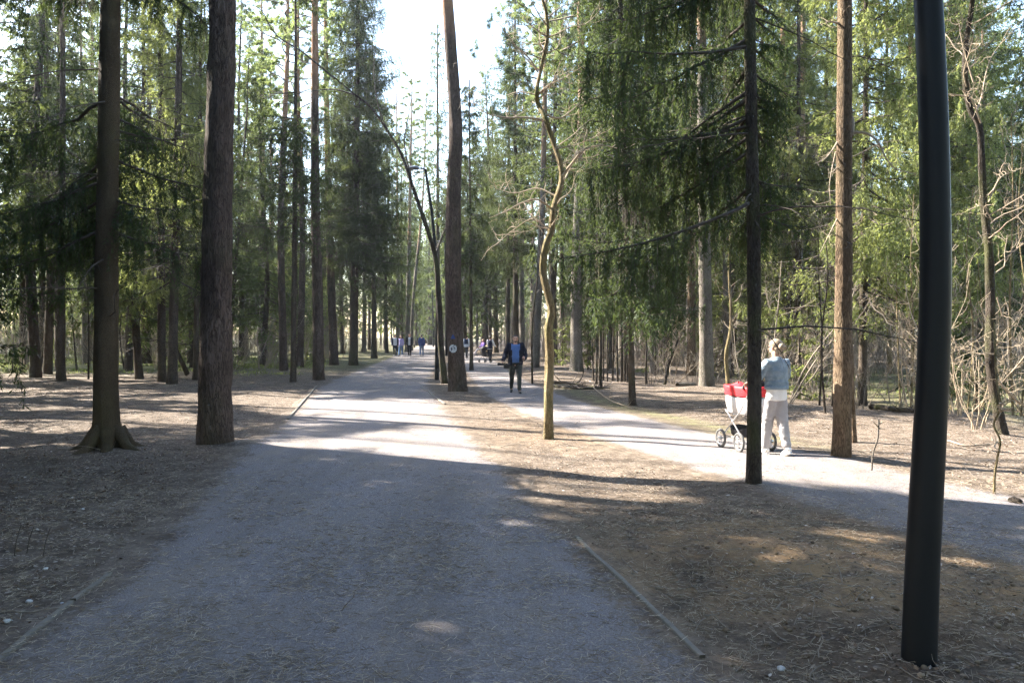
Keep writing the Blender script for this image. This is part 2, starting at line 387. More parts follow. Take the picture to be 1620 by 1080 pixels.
M = {}
M['needle'] = leafy('spruce_needles', (.012, .024, .012), (.042, .064, .026), (.16, .20, .055), .36)
M['needle_dark'] = leafy('shaded_spruce_needles', (.011, .024, .012), (.040, .064, .026), (.14, .19, .05), .32)  # copy of the spruce needles with thick crown shade put into its tone
M['needle_pale'] = leafy('young_or_sunlit_spruce_needles', (.050, .070, .024), (.125, .150, .055), (.36, .41, .12), .48)  # young spruces' own green; on grown spruces it paints the backlit look
M['needle_pine'] = leafy('pine_needles', (.040, .070, .030), (.115, .155, .065), (.34, .42, .14), .45)
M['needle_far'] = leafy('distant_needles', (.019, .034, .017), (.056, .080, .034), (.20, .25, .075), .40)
M['bark_spruce'] = bark('spruce_bark', (.020, .016, .013), (.075, .056, .042), (.130, .105, .082), 16, 7, .014, .9, moss=.25)
M['bark_smooth'] = bark('smooth_spruce_bark', (.045, .033, .022), (.080, .060, .038), (.115, .090, .058), 22, 10, .010, .8, moss=.15, scalef=1.6)
M['bark_pine'] = bark('pine_bark', (.030, .022, .018), (.088, .064, .052), (.165, .128, .110), 11, 1.9, .03, 1., upper=(.25, .145, .09), moss=.12)
M['bark_grey'] = bark('grey_bark', (.050, .043, .036), (.150, .130, .110), (.240, .215, .185), 13, 4, .014, .9, upper=(.22, .145, .10), moss=.2)
M['bark_warm'] = bark('warm_bark', (.035, .022, .014), (.140, .094, .060), (.270, .200, .135), 16, 3.0, .02, 1., moss=.1)
M['bark_oak'] = bark('young_oak_bark', (.075, .056, .030), (.215, .165, .082), (.330, .265, .155), 20, 3.5, .016, 1., moss=.55, scalef=.8)
M['bark_dark'] = bark('dark_bark', (.014, .011, .009), (.050, .040, .032), (.095, .078, .062), 14, 4, .016, 1., moss=.4)
M['twig_dark'] = m_plain('dark_dead_twigs', (.060, .048, .038), .9, var=.4, scale=3)
M['twig'] = m_plain('grey_brown_twigs', (.20, .165, .13), .85, var=.35, scale=3)
M['twig_pale'] = m_plain('pale_twigs', (.30, .24, .17), .8, var=.3, scale=3)

def dirt_color(n):
    """forest floor: soil, litter, sand and moss; returns colour, height, roughness sockets"""
    w = n.world()
    big = n.noise(w, .45, 4, .6); mid = n.noise(w, 2.6, 5, .65); fin = n.noise(w, 22., 5, .75, .4); grit = n.noise(w, 90., 3, .7)
    soil = n.ramp(mid, [(.28, (.065, .050, .038)), (.5, (.145, .112, .086)), (.72, (.250, .203, .162))])
    soil = n.mix(n.ramp(fin, [(.35, 0.), (.62, 1.)]), n.mix(.6, soil, (.030, .023, .017)), soil)
    nd = n.n('ShaderNodeTexVoronoi'); n.set(nd, 'Vector', n.world((1, 1, .4))); n.set(nd, 'Scale', 26.); n.set(nd, 'Randomness', 1.)
    sep = n.n('ShaderNodeSeparateColor'); n.t.links.new(nd.outputs['Color'], sep.inputs[0])
    flake = n.math('MULTIPLY', n.ramp(sep.outputs[0], [(.48, 0.), (.53, 1.)]), n.ramp(nd.outputs['Distance'], [(.30, 1.), (.42, 0.)]))
    leafc = n.ramp(sep.outputs[1], [(0., (.14, .10, .075)), (.4, (.27, .21, .165)), (.75, (.42, .36, .31)), (1., (.34, .29, .26))])
    lit = n.math('MULTIPLY', flake, n.ramp(n.math('ADD', n.math('MULTIPLY', big, .6), n.math('MULTIPLY', n.attr('litter'), .6)), [(.35, 0.), (.65, .9)]))
    c = n.mix(lit, soil, leafc)
    pale = n.ramp(n.noise(w, 7., 4, .7, .8), [(.5, 0.), (.75, .5)]); c = n.mix(pale, c, (.27, .225, .18))
    sand = n.math('MULTIPLY', n.attr('sand'), n.ramp(n.math('ADD', mid, n.math('MULTIPLY', fin, .35)), [(.5, 0.), (.78, 1.)]))
    c = n.mix(sand, c, n.mix(fin, (.185, .115, .060), (.33, .225, .125)))
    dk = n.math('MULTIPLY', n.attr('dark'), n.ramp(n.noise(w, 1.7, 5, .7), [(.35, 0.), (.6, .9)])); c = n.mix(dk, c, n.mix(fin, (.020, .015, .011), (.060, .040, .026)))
    moss = n.math('MULTIPLY', n.attr('moss'), n.ramp(n.math('ADD', mid, n.math('MULTIPLY', grit, .2)), [(.45, 0.), (.72, 1.)])); c = n.mix(moss, c, n.mix(grit, (.07, .085, .022), (.19, .23, .06)))
    c = n.mix(.35, c, n.ramp(grit, [(.3, .45), (.5, .8), (.75, 1.)]), 'MULTIPLY')
    h = n.math('ADD', n.math('ADD', n.math('MULTIPLY', fin, .6), n.math('MULTIPLY', grit, .25)), n.math('MULTIPLY', lit, .35))
    return c, h
def path_color(n):
    w = n.world()
    big = n.noise(w, .8, 4, .6); mid = n.noise(w, 5., 5, .7); grit = n.noise(w, 70., 4, .8); st = n.noise(n.world((1, .35, 1)), 38., 4, .8, 1.2)
    c = n.ramp(grit, [(.25, (.062, .056, .061)), (.5, (.182, .166, .172)), (.72, (.41, .38, .365))])
    c = n.mix(n.ramp(n.math('ADD', n.math('MULTIPLY', big, .5), n.math('MULTIPLY', mid, .5)), [(.40, 0.), (.68, .55)]), c, (.205, .165, .120))
    c = n.mix(n.ramp(st, [(.57, 0.), (.72, .55)]), c, (.27, .215, .155))
    c = n.mix(n.ramp(n.noise(w, 2.1, 4, .65), [(.55, 0.), (.8, .45)]), c, (.085, .075, .072))
    c = n.mix(n.ramp(n.noise(n.world((1.5, .10, 1)), 1., 5, .6), [(.46, 0.), (.7, .5)]), c, (.10, .088, .085)); c = n.mix(n.ramp(n.noise(n.world((1.1, .35, 1)), 1.7, 6, .7), [(.52, 0.), (.72, .6)]), c, (.25, .205, .155))
    h = n.math('ADD', n.math('MULTIPLY', grit, 1.0), n.math('MULTIPLY', st, .6))
    return c, h
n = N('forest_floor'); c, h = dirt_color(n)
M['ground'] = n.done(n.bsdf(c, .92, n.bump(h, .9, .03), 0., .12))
n = N('gravel_path'); c, h = dirt_color(n); c2, h2 = path_color(n)
ed = n.ramp(n.math('ADD', n.attr('edge'), n.math('ADD', n.math('MULTIPLY', n.math('SUBTRACT', n.noise(n.world(), 1.9, 6, .72), .5), .9), n.math('MULTIPLY', n.math('SUBTRACT', n.noise(n.world(), 19., 6, .8), .5), 1.1))), [(.46, 0.), (.66, 1.)])
M['path'] = n.done(n.bsdf(n.mix(ed, c2, c), .9, n.bump(n.mix(ed, h2, h), .8, .012), 0., .15))
M['board'] = m_plain('weathered_board', (.145, .128, .105), .85, var=.35, scale=18, bump=.4)
def attr_mat(name, stops, rough=.8, trans=0.):
    n = N(name); c = n.ramp(n.attr('rnd'), stops); return n.done(n.bsdf(c, rough, None, 0., .2))
M['leaf'] = attr_mat('dead_leaves', [(0., (.085, .050, .030)), (.3, (.19, .125, .078)), (.65, (.27, .21, .155)), (.92, (.33, .28, .23)), (1., (.46, .42, .38))])
M['straw'] = attr_mat('fallen_needles', [(0., (.12, .085, .055)), (.45, (.24, .19, .135)), (1., (.55, .47, .36))])

# ------------------------------------------------------------------ ground and paths
for tx, ty, r_, h_ in [(*gd(172,712),.9,.10),(*gd(340,705),.9,.07),(*gd(96,605),1.4,.12),(*gd(272,612),1.5,.12),(*gd(912,592),1.8,.14),(*gd(1118,617),1.6,.16),(*gd(1093,597),1.8,.14),(*gd(1330,727),.7,.05),(*gd(1193,770),.5,.05),(*gd(725,622),.9,.06),(*gd(504,603),1.,.05),(*gd(1590,692),.9,.08),(9.2,15.5,1.5,.22),(6.4,17.5,1.6,.18),(12,13.5,1.3,.2)]: MOUNDS.append((tx, ty, r_, h_))
def warp_axis(lo, hi, c0, near, grow):
    out = [c0]; x = c0
    while x < hi: x += near+grow*abs(x-c0); out.append(x)
    x = c0; left = []
    while x > lo: x -= near+grow*abs(x-c0); left.append(x)
    return np.array(left[::-1]+out)
def ground_attrs(x, y):
    sand = np.exp(-((x-2.1)/1.5)**2-((y-6.1)/1.5)**2)*1.4+.8*np.exp(-((x-3.4)/1.2)**2-((y-5.2)/.9)**2)+.35*smooth(11, 14, y)*np.exp(-((x-.8)/1.5)**2)*smooth(17, 14, y)
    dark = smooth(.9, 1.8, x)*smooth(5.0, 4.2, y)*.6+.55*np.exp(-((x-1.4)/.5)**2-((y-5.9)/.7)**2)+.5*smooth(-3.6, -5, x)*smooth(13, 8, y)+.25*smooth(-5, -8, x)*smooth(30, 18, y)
    moss = 1.1*smooth(34, 46, y)*smooth(-12, -18, x)*smooth(75, 60, y)+.7*smooth(8.5, 11, x)*smooth(11, 16, y)*smooth(45, 35, y)+.5*np.exp(-((np.abs(path_dist(x, y))-.5)/.35)**2)*smooth(11, 14, y)*smooth(1, 2, x)+.6*smooth(30, 42, y)*smooth(-6, -9, x)
    lit = smooth(-.2, 1., path_dist(x, y))*.6+.4*smooth(2.5, 5, np.abs(x))
    return dict(sand=np.clip(sand, 0, 1), dark=np.clip(dark, 0, 1), moss=np.clip(moss, 0, 1), litter=np.clip(lit, 0, 1))
ys = warp_axis(-40, 330, 3.2, .045, .0085); xs = warp_axis(-230, 230, 0., .06, .013)
X, Y = np.meshgrid(xs, ys); Z = height(X, Y)
Z = Z-.012*smooth(.25, -.1, path_dist(X, Y))        # bedded just under the path sheets
idx = np.arange(X.size).reshape(X.shape)
f = np.stack([idx[:-1, :-1], idx[:-1, 1:], idx[1:, 1:], idx[1:, :-1]], -1).reshape(-1, 4)
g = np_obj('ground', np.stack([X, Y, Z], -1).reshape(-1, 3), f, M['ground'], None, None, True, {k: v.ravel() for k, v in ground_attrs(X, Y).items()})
tag(g, 'brown forest floor of soil, sand, needles and leaf litter', 'ground', None, 'structure')
def path_sheet(name, P, y0, y1, lift, label):
    yy = [y0]; 
    while yy[-1] < y1: yy.append(yy[-1]+.05+.008*max(0, abs(yy[-1]-3)))
    yy = np.array(yy); u = np.linspace(-1, 1, 81); c, w = pathx(P, yy)
    wj = (w[:, None]*(1.16+.05*fbm(yy[:, None]*.8+u[None]*0, u[None]*1.5+yy[:, None]*0, 12, 3)))
    X = c[:, None]+u[None]*wj; Y = yy[:, None]+0*X
    Z = height(X, Y)+lift+.02*(1-u[None]**2)
    Z = Z-.03*smooth(.93, 1., np.abs(u))[None]
    edge = np.abs(u)[None]+0*X; edge = np.clip((edge-.55)/.45, 0, 1)
    idx = np.arange(X.size).reshape(X.shape); f = np.stack([idx[:-1, :-1], idx[:-1, 1:], idx[1:, 1:], idx[1:, :-1]], -1).reshape(-1, 4)
    at_ = {k: v.ravel() for k, v in ground_attrs(X, Y).items()}; at_['edge'] = edge.ravel()
    o = np_obj(name, np.stack([X, Y, Z], -1).reshape(-1, 3), f, M['path'], None, None, True, at_)
    tag(o, label, 'path', None, 'structure')
path_sheet('main_path', MP, -8, 220, .004, 'wide grey gravel path running straight into the forest')
path_sheet('side_path', SP, 2, 90, .0005, 'narrow sunlit gravel path curving off on the right')

# ------------------------------------------------------------------ litter
def scatter(nn, y0, y1, pw, maskf, xmax=None):
    """points with density falling with distance, inside the widened view"""
    y = y0*(y1/y0)**(R.random(nn)**pw); hw = (y*.70+1.2) if xmax is None else np.minimum(y*.7+1.2, xmax)
    x = (R.random(nn)*2-1)*hw; k = R.random(nn) < maskf(x, y); return x[k], y[k]
def flat_bits(x, y, L, W, curl, rnd, mb, lift=.006, tilt=.25):
    m = len(x); a = R.random(m)*2*math.pi; d = np.stack([np.cos(a), np.sin(a), R.normal(0, tilt, m)], 1); d = unit(d)
    s = unit(np.cross(d, np.array([0, 0, 1.]))+R.normal(0, tilt*.8, (m, 3))); up = unit(np.cross(s, d)); up *= np.sign(up[:, 2:3]+1e-9)
    c = np.stack([x, y, height(x, y)+lift], 1); L = L[:, None]; W = W[:, None]; K = (curl*W[:, 0])[:, None]
    rows = []
    for t, wd in ((-.5, .12), (-.2, .8), (.15, 1.), (.5, .1)):
        b = c+d*L*t+up*K*(1.2*abs(t)); rows += [b-s*W*wd/2+up*K*wd*.6, b, b+s*W*wd/2+up*K*wd*.6]
    V = np.stack(rows, 1); idx = np.arange(m*12).reshape(m, 4, 3)
    f = np.stack([idx[:, :-1, :-1], idx[:, :-1, 1:], idx[:, 1:, 1:], idx[:, 1:, :-1]], -1).reshape(-1, 4)
    mb.add(V.reshape(-1, 3), f, np.repeat(rnd, 6))
def lm(x, y):
    pd = path_dist(x, y); return np.where(pd < .05, .05, .35+.65*smooth(.1, 1.5, pd))*(.25+.75*smooth(-.1, .2, fbm(x*.8, y*.8, 61, 3)))
mb = MB(); x, y = scatter(42000, 3.0, 34, 1.0, lm); m = len(x)
flat_bits(x, y, R.uniform(.018, .05, m)*(.75+.25*smooth(4, 9, y)), R.uniform(.012, .028, m)*(.75+.25*smooth(4, 9, y)), R.uniform(0, .8, m), R.random(m)**1.7, mb)
tag(mb.build('fallen_leaves', M['leaf']), 'dry curled leaves scattered over the forest floor', 'leaf litter', None, 'stuff')
mb = MB()
def nm(x, y): return (.3+.7*smooth(0, .3, fbm(x*1.3, y*1.3, 65, 3)))*smooth(12, 6.5, y)
x, y = scatter(110000, 3.0, 15, 1.1, nm); m = len(x)
a = R.random(m)*6.283; d = np.stack([np.cos(a), np.sin(a), R.normal(0, .12, m)], 1); L = R.uniform(.03, .075, m)
p0 = np.stack([x, y, height(x, y)+.024*(path_dist(x, y) < 0)+.006], 1)
nod = strands(p0, d, L, -.0, 3, .16)
nod[..., 2] = np.maximum(nod[..., 2], p0[None, :, 2]-.002)
tubes(mb, nod, np.array([.8, 1, 1, .6])[:, None]*(.0009+.00010*y)[None, :], 3, R.random(m))
tag(mb.build('fallen_needles', M['straw']), 'straw coloured pine needles strewn over path and soil', 'needle litter', None, 'stuff')
mb = MB()
def tm(x, y): pd = path_dist(x, y); return np.where(pd < .1, .03, .5)*(1+1.2*(np.abs(x-2.6) < 1.8)*(y < 5.6))
x, y = scatter(5200, 3.0, 40, 1.0, tm); m = len(x); a = R.random(m)*6.283; d = np.stack([np.cos(a), np.sin(a), R.normal(0.05, .12, m)], 1)
p0 = np.stack([x, y, height(x, y)+.012], 1); L = R.uniform(.08, .5, m)*(.6+.4*smooth(4, 12, y)); nod = strands(p0, d, L, 0, 5, .17)
nod[..., 2] = np.maximum(nod[..., 2], height(nod[..., 0], nod[..., 1])+.004)
tubes(mb, nod, np.linspace(1, .35, 6)[:, None]*(R.uniform(.0018, .006, m)*(.7+.03*y))[None, :], 4, R.random(m))
tag(mb.build('twig_litter', M['twig']), 'small broken twigs lying across the forest floor', 'twig litter', None, 'stuff')
# soil clods beside the lamp post
def blob_mesh(c, r, seed, squash=.6, seg=7):
    th = np.linspace(0, math.pi, seg)[:, None]; ph = (np.arange(seg*2)*math.pi/seg)[None]
    d = np.stack([np.sin(th)*np.cos(ph), np.sin(th)*np.sin(ph), np.cos(th)+0*ph], -1)
    rr = r*(1+.45*fbm(d[..., 0]*1.7+seed*3.1, d[..., 1]*1.7+d[..., 2]*2.1, seed, 3))
    V = np.array(c)+d*rr[..., None]*np.array([1, 1, squash]); idx = np.arange(V[..., 0].size).reshape(V.shape[:2])
    return V.reshape(-1, 3), np.stack([idx[:-1], np.roll(idx[:-1], -1, 1), np.roll(idx[1:], -1, 1), idx[1:]], -1).reshape(-1, 4)
mb = MB(); x, y = scatter(2600, 3.0, 7.5, 1.0, lambda x, y: smooth(.8, 1.8, x)*smooth(7, 5, y)*.9+.10*(path_dist(x, y) > .4)+.02)
for i in range(len(x)):
    r = float(R.uniform(.004, .022))*(1.5 if R.random() < .08 else 1); v, f = blob_mesh((x[i], y[i], gz(x[i], y[i])+r*.2), r, i % 50, .7, 5); mb.add(v, f, np.full(len(f), R.random()*.35))
tag(mb.build('soil_crumbs', M['straw'], smoothf=False), 'dark loose crumbs of soil beside the lamp post', 'soil', None, 'stuff')
# ------------------------------------------------------------------ tree builders
def tree_root(name, px, py, label, cat='tree', group=None, xy=None):
    x, y = xy if xy else gd(px, py)
    return empty(name, (x, y, gz(x, y)-.03), label, cat, group)
STASH = {}
def build_crown(root, wood, leaf, wmat, lmat):
    if root.name in STASH:
        v, f, a = STASH.pop(root.name).arrays(); wood.add(v, f, a)
    if not wood.v: return None
    v, f, a = wood.arrays(); nw = len(f)
    if leaf is not None and leaf.v:
        v2, f2, a2 = leaf.arrays(); f = np.vstack([f, f2+len(v)]); v = np.vstack([v, v2]); a = np.concatenate([a, a2])
    o = np_obj('crown', v, f, M[wmat], root, a); o.data.materials.append(M[lmat] if lmat else M[wmat])
    mi = np.zeros(len(f), np.int32); mi[nw:] = 1; o.data.polygons.foreach_set('material_index', mi); return o
def add_trunk(root, path, rad, mat, **kw):
    old = kw.pop('oldwood', False); v, f = trunk_mesh(path, rad, **kw); up = smooth(8.0, 13.5, v[:, 2])*(0 if old else 1)
    return np_obj('trunk', v, f, M[mat], root, None, None if False else True, {'upper': up})
def trunk_path(root, pts, base_w, H, top_r=.03, mpts=None):
    """pts: photo pixels from the foot upwards at the root's distance; beyond the frame the stem runs on to height H"""
    d = root.location.y; o = np.array(root.location)
    P = [np.array(at(px, py, d))-o for px, py in pts]; P[0][2] = -.15
    if P[-1][2] < H:
        t = unit((P[-1]-P[-2])[None])[0] if len(P) > 1 else np.array([0, 0, 1.]); t = unit((t*.6+np.array([0, 0, .5]))[None])[0]
        n = max(2, int((H-P[-1][2])/3)); s = (H-P[-1][2])/n; q = P[-1]
        for k in range(n): q = q+t*s/max(t[2], .5); P.append(q.copy())
    P = np.array(P); P[:, 1] += np.linspace(0, 1, len(P))*R.normal(0, .25)
    r0 = base_w/2*d/F; z = P[:, 2]; rad = r0*np.clip(1-.80*(np.maximum(z, 0)/H)**1.1, top_r/r0 if top_r < r0 else .3, 1)
    return P, rad
def stem_at(P, z): return np.array([np.interp(z, P[:, 2], P[:, 0]), np.interp(z, P[:, 2], P[:, 1]), z])
def spruce_crown(root, P, cb, H, rmax, lod, drape=.6, carve=True, dens=1., side=None, mat='needle', rng=R, low=1., lod_hi=None, zsw=99, az0=None, thin=1., prof=.75, gap=.24):
    ph0 = rng.uniform(0, 99); ztop = 1.75+.4255*root.location.y+1.2
    if lod != 'shade' and ztop < zsw: zsw, lod_hi = ztop, 'shade'
    spec = []; z = cb; k = 0
    while z < H-.3:
        t = (z-cb)/(H-cb); r = rmax*(1-t)**prof*(low+(1-low)*min(1, t*6)); l = lod if z < zsw else ('shade' if z > ztop and lod != 'shade' and root.location.y < 59 else lod_hi)
        for j in range(2 if rng.random() < .55 else 1):
            az = (k*2.39996+rng.normal(0, .35)); k += 1
            if float(vnoise(z*.8+ph0, (az % 6.283)*.9, 5)) < gap: continue
            if side is not None and math.sin(az) < -.30: continue      # nothing grows straight over the stem's near side
            if side is not None:
                b = math.cos(az-side[0])
                if rng.random() > .5+.5*b+side[1]: continue
            ln = max(.5, r*rng.uniform(.65, 1.18)*(1 if side is None else side[2]+(1-side[2])*(.5+.5*b)))
            spec.append(('spruce', l, drape, stem_at(P, z+rng.uniform(-.1, .1)), az, rng.uniform(-.25, .12)+.35*t, ln))
        z += rng.uniform(.11, .18)/dens*(1.7 if l == 'shade' else 1)
    wood = MB(); leaf = MB(); place_boughs(spec, wood, leaf, root.location, carve, rng, thin)
    build_crown(root, wood, leaf, 'twig_dark', mat)
def pine_crown(root, P, cb, H, rmax, lod, carve=True, dens=1., rng=R, mat='needle_pine'):
    spec = []; z = cb; k = 0
    while z < H:
        t = (z-cb)/(H-cb); r = rmax*(.45+.55*math.sin(min(1, t*1.15+.15)*math.pi)**.7)
        az = k*2.4+rng.normal(0, .4); k += 1
        spec.append(('pine', lod, 0, stem_at(P, z), az, rng.uniform(-.1, .5), max(.7, r*rng.uniform(.6, 1.15)))); z += rng.uniform(.22, .5)/dens
    wood = MB(); leaf = MB(); place_boughs(spec, wood, leaf, root.location, carve, rng)
    build_crown(root, wood, leaf, 'twig', mat)
def dead_limbs(root, P, z0, z1, n, lmin, lmax, mat='twig_dark', sag=.06, r0=.012, rng=R, twigs=True, up=-.1):
    near = root.location.y < 22
    z = rng.uniform(z0, z1, n); az = rng.uniform(0, 6.283, n)
    if not near: STASH.setdefault(root.name, MB())
    p = np.array([stem_at(P, q) for q in z]); d = np.stack([np.cos(az), np.sin(az), rng.uniform(up-.25, up+.35, n)], 1); ln = rng.uniform(lmin, lmax, n)
    nod = strands(p, d, ln, sag, 7, .10, rng); rr = r0*rng.uniform(.5, 1.2, n)
    for i in range(n):
        mb = MB() if near else STASH[root.name]; nd = nod[:, i:i+1]; tubes(mb, nd, np.linspace(1, .25, 8)[:, None]*rr[i], 5)
        q, qd, _ = sample(nd, ln[i:i+1], .16, rng, .2); D = unit(qd+rng.normal(0, .7, q.shape)); l2 = rng.uniform(.1, .45, len(q))
        tw = strands(q, D, l2, .05, 4, .16, rng); tubes(mb, tw, np.linspace(1, .3, 5)[:, None]*np.full((1, len(q)), r0*.28), 3)
        if near: mb.build('branch', M[mat], root)
def gnarly(mb, p, d, ln, r, levels, rng, wig=.22, sides=5, minr=.0022, ratio=.5, spread=.85, per=.28, up=.12):
    """crooked bare branching: arrays of starts; each level is one batch"""
    nod = strands(p, d, ln, -up, 8, wig, rng); nn = np.linspace(1, .35, 9)[:, None]*r[None]
    tubes(mb, nod, np.maximum(nn, minr), sides)
    if levels == 0: return
    q, qd, qi = sample(nod, ln, per, rng, .22); l2 = ln[qi]*rng.uniform(.25, .65, len(q))*ratio*1.5; r2 = np.maximum(r[qi]*rng.uniform(.2, .42, len(q)), minr)
    D = unit(qd*.6+rng.normal(0, spread, q.shape)*np.array([1, 1, .7]))
    gnarly(mb, q, D, l2, r2, levels-1, rng, wig*1.15, max(3, sides-1), minr, ratio, spread, per*.62, up)

G_L, G_R = 'spruces standing in the wood left of the main path', 'conifers standing in the wood right of the side path'
def spruce(px, py, w, topx, H, cb, rmax, lod, label, name='spruce_tree', pts=None, bk='bark_spruce', drape=.6, dead=10, carve=True, group=None, sides=12, crown=True, mat='needle', **kw):
    root = tree_root(name, px, py, label, 'tree', group); d = root.location.y
    P, rad = trunk_path(root, pts or [(px, py), ((px*.55+topx*.45), py*.5+100), (topx, 150 if d > 15 else 60)], w, H)
    near = d < 16
    add_trunk(root, P, rad, bk, sides=40 if near else sides, dz=.07 if near else .3, rough=.05 if near else .07, seed=int(px), flare=kw.pop('flare', .45), flare_h=kw.pop('fh', .3), lobe_amp=kw.pop('lobe', .25))
    if dead: dead_limbs(root, P, max(1.6, cb*.45), cb+3, dead, .4, 1.6+.2*rmax)
    if crown: spruce_crown(root, P, cb, H, rmax, lod, drape, carve, mat=mat, **kw)
    return root, P
def pine(px, py, w, topx, H, cb, rmax, lod, label, name='pine_tree', pts=None, bk='bark_pine', dead=4, carve=True, sides=14, dens=1., flare=.25, deadz=None, group=None):
    root = tree_root(name, px, py, label, 'tree', group); d = root.location.y
    P, rad = trunk_path(root, pts or [(px, py), ((px*.55+topx*.45), py*.5+100), (topx, 150 if d > 15 else 60)], w, H, .06)
    near = d < 16
    add_trunk(root, P, rad, bk, sides=48 if near else sides, dz=.05 if near else .25, rough=.06, seed=int(px), flare=flare, flare_h=.35, finez=9., lobe_amp=.15, fineamp=1.6 if near else 1.)
    if dead: dead_limbs(root, P, *(deadz or (cb*.6, cb)), dead, .4, 1.6, 'twig_dark')
    pine_crown(root, P, cb, H, rmax, lod, carve, dens)
    return root, P

# ---- the trees one can point at -------------------------------------------------
_t1 = spruce(172, 712, 36, 188, 22, 3.2, 3.0, 'hi', 'smooth brown spruce with flared roots, nearest trunk at the left', bk='bark_smooth', drape=1.0, dead=12, flare=1.0, fh=.30, lobe=1.0, zsw=8.5, lod_hi='mid', low=.75, side=(math.radians(150), .62, .5), dens=1.45, mat='needle_dark',
       pts=[(172, 712), (172, 600), (177, 400), (184, 200), (190, 40)])
def roots(root, r, spec, mat):
    for az, ln, w in spec:
        mb = MB(); rng = np.random.default_rng(int(az*10)); c, s_ = math.cos(math.radians(az)), math.sin(math.radians(az)); o = root.location
        P = []
        for t, h in ((.35, .30), (.8, .16), (1.15, .06), (1.6, .015), (2.1, -.02), (2.7, -.06)):
            q = r*.6+(t-.35)*ln*.42; x = c*q; y = s_*q+rng.normal(0, .015); P.append((x, y, h+gz(o.x+x, o.y+y)-o.z-.03))
        S = spline(np.array(P), 20); tubes(mb, S[:, None], (w*np.linspace(1, .35, 20)**1.1)[:, None], 10); mb.build('root', M[mat], root, True)
roots([o for o in COL.objects if o.name == 'spruce_tree'][0], .24, [(200, .55, .10), (250, .7, .11), (292, .5, .12), (335, .75, .10), (20, .5, .09), (120, .5, .09), (165, .6, .08)], 'bark_smooth')
pine(340, 705, 50, 347, 24, 13.5, 3., 'mid', 'thick dark pine with plated bark beside the flared spruce', dead=3, deadz=(6.2, 8.5), dens=1.2, pts=[(339, 705), (340, 560), (341, 400), (345, 200), (348, 40)])
spruce(464, 605, 9.5, 470, 17, 5.2, 1.9, 'mid', 'thin dark spruce trunk just left of the path edging board', dead=12)
pine(504, 603, 18, 497, 24, 15, 2.6, 'mid', 'straight pine with orange upper stem at the left path edge', dead=5, pts=[(504, 603), (502, 470), (498, 300), (497, 100)])
spruce(559, 578, 14, 565, 27, 5.6, 3.7, 'mid', 'tall dense spruce close to the left side of the gravel path', dead=6, dens=1.7, drape=.9, gap=.15)
pine(529, 578, 14, 518, 25, 17, 2.8, 'lo', 'leaning pine with orange stem behind the path-edge pine', dead=3, pts=[(529, 578), (524, 440), (519, 260), (517, 120)])
pine(417, 566, 14, 415, 26, 16, 3., 'lo', 'broad grey pine trunk, front one of the pair in the clearing', bk='bark_grey', dead=3)
pine(432, 561, 9, 428, 24, 15, 2.6, 'lo', 'slimmer grey pine trunk half hidden behind its broad twin', bk='bark_grey', dead=3)
pine(451, 557, 10, 448, 25, 14, 2.6, 'lo', 'greyish pine trunk between the twin pines and the thin dark spruce', bk='bark_grey', dead=2)
spruce(592, 566, 9, 590, 23, 7, 2.6, 'mid', 'slim spruce left of the path just before the walkers', dead=5, dens=1.4, bk='bark_spruce')
root, P = pine(726, 622, 27, 708, 25, 15, 3., 'mid', 'thick central pine between the two paths with painted marks', pts=[(726, 622), (719, 520), (717, 400), (718, 300), (721, 200), (713, 70), (707, -20)], bk='bark_pine', dead=5, deadz=(5.5, 11), flare=.3, sides=32)
# painted trail marks on its bark
def bark_mark(root, P, px, py, r_px, kind, mat, name, wpx=17):
    d = root.location.y; o = np.array(root.location); c = stem_at(P, at(px, py, d)[2]-o[2]); rr = .5*wpx*2*d/F*1.10
    mb = MB(); s = d/F
    def patch(u0, u1, v0, v1, n=4):
        uu = np.linspace(u0, u1, n); vv = np.array([v0, v1]); U, V_ = np.meshgrid(uu, vv); th = U/rr
        X = c[0]+(px-( (P[:, 0][np.argmin(abs(P[:, 2]-c[2]))]+o[0])/d*F+810))*s*0+np.sin(th)*rr; Yy = c[1]-np.cos(th)*rr
        V = np.stack([X, Yy, c[2]+V_], -1).reshape(-1, 3); i = np.arange(2*n).reshape(2, n)
        mb.add(V, np.stack([i[0, :-1], i[0, 1:], i[1, 1:], i[1, :-1]], -1))
    off = (px-((c[0]+o[0])/d*F+810))*s
    if kind == 'ring':
        R0 = r_px*s
        for k in range(18):
            a0 = k/18*6.283; a = a0+.2
            if k in (3, 11): continue
            patch(off+R0*math.cos(a)-.022, off+R0*math.cos(a)+.022, R0*math.sin(a)-.026, R0*math.sin(a)+.026)
        for v0, u0, u1 in ((.035, -.04, .03), (.0, -.02, .035), (-.045, -.03, .045), (-.02, .02, .05)): patch(off+u0, off+u1, v0-.014, v0+.016)
    elif kind == 'disc':
        R0 = r_px*s
        for k in range(-6, 7):
            h = k/6*R0; w = math.sqrt(max(0, R0*R0-h*h)); patch(off-w-.004, off+w+.004, h-R0/12-.001, h+R0/12+.001)
    else:
        for k in range(6): w = .055*(1-k/6)+.012; patch(off-w, off+w, -.05+k*.02, -.05+k*.02+.0195)
    return mb.build(name, mat, root)
M['paint_w'] = m_plain('white_paint', (.50, .56, .60), .7, var=.3, scale=25); M['paint_b'] = m_plain('blue_paint', (.035, .07, .22), .7, var=.4, scale=20); M['paint_d'] = m_plain('dark_blue_paint', (.03, .05, .09), .7, var=.4, scale=20)
bark_mark(root, P, 718, 551, 6.3, 'disc', M['paint_d'], 'painted_disc')['label'] = 'dark round painted backing of the trail mark'
bark_mark(root, P, 718, 551, 4.9, 'ring', M['paint_w'], 'painted_ring', 17.3)['label'] = 'white painted ring with a squiggle inside'
bark_mark(root, P, 718, 533, 3, 'tri', M['paint_b'], 'painted_triangle', 17)['label'] = 'small blue painted triangle'

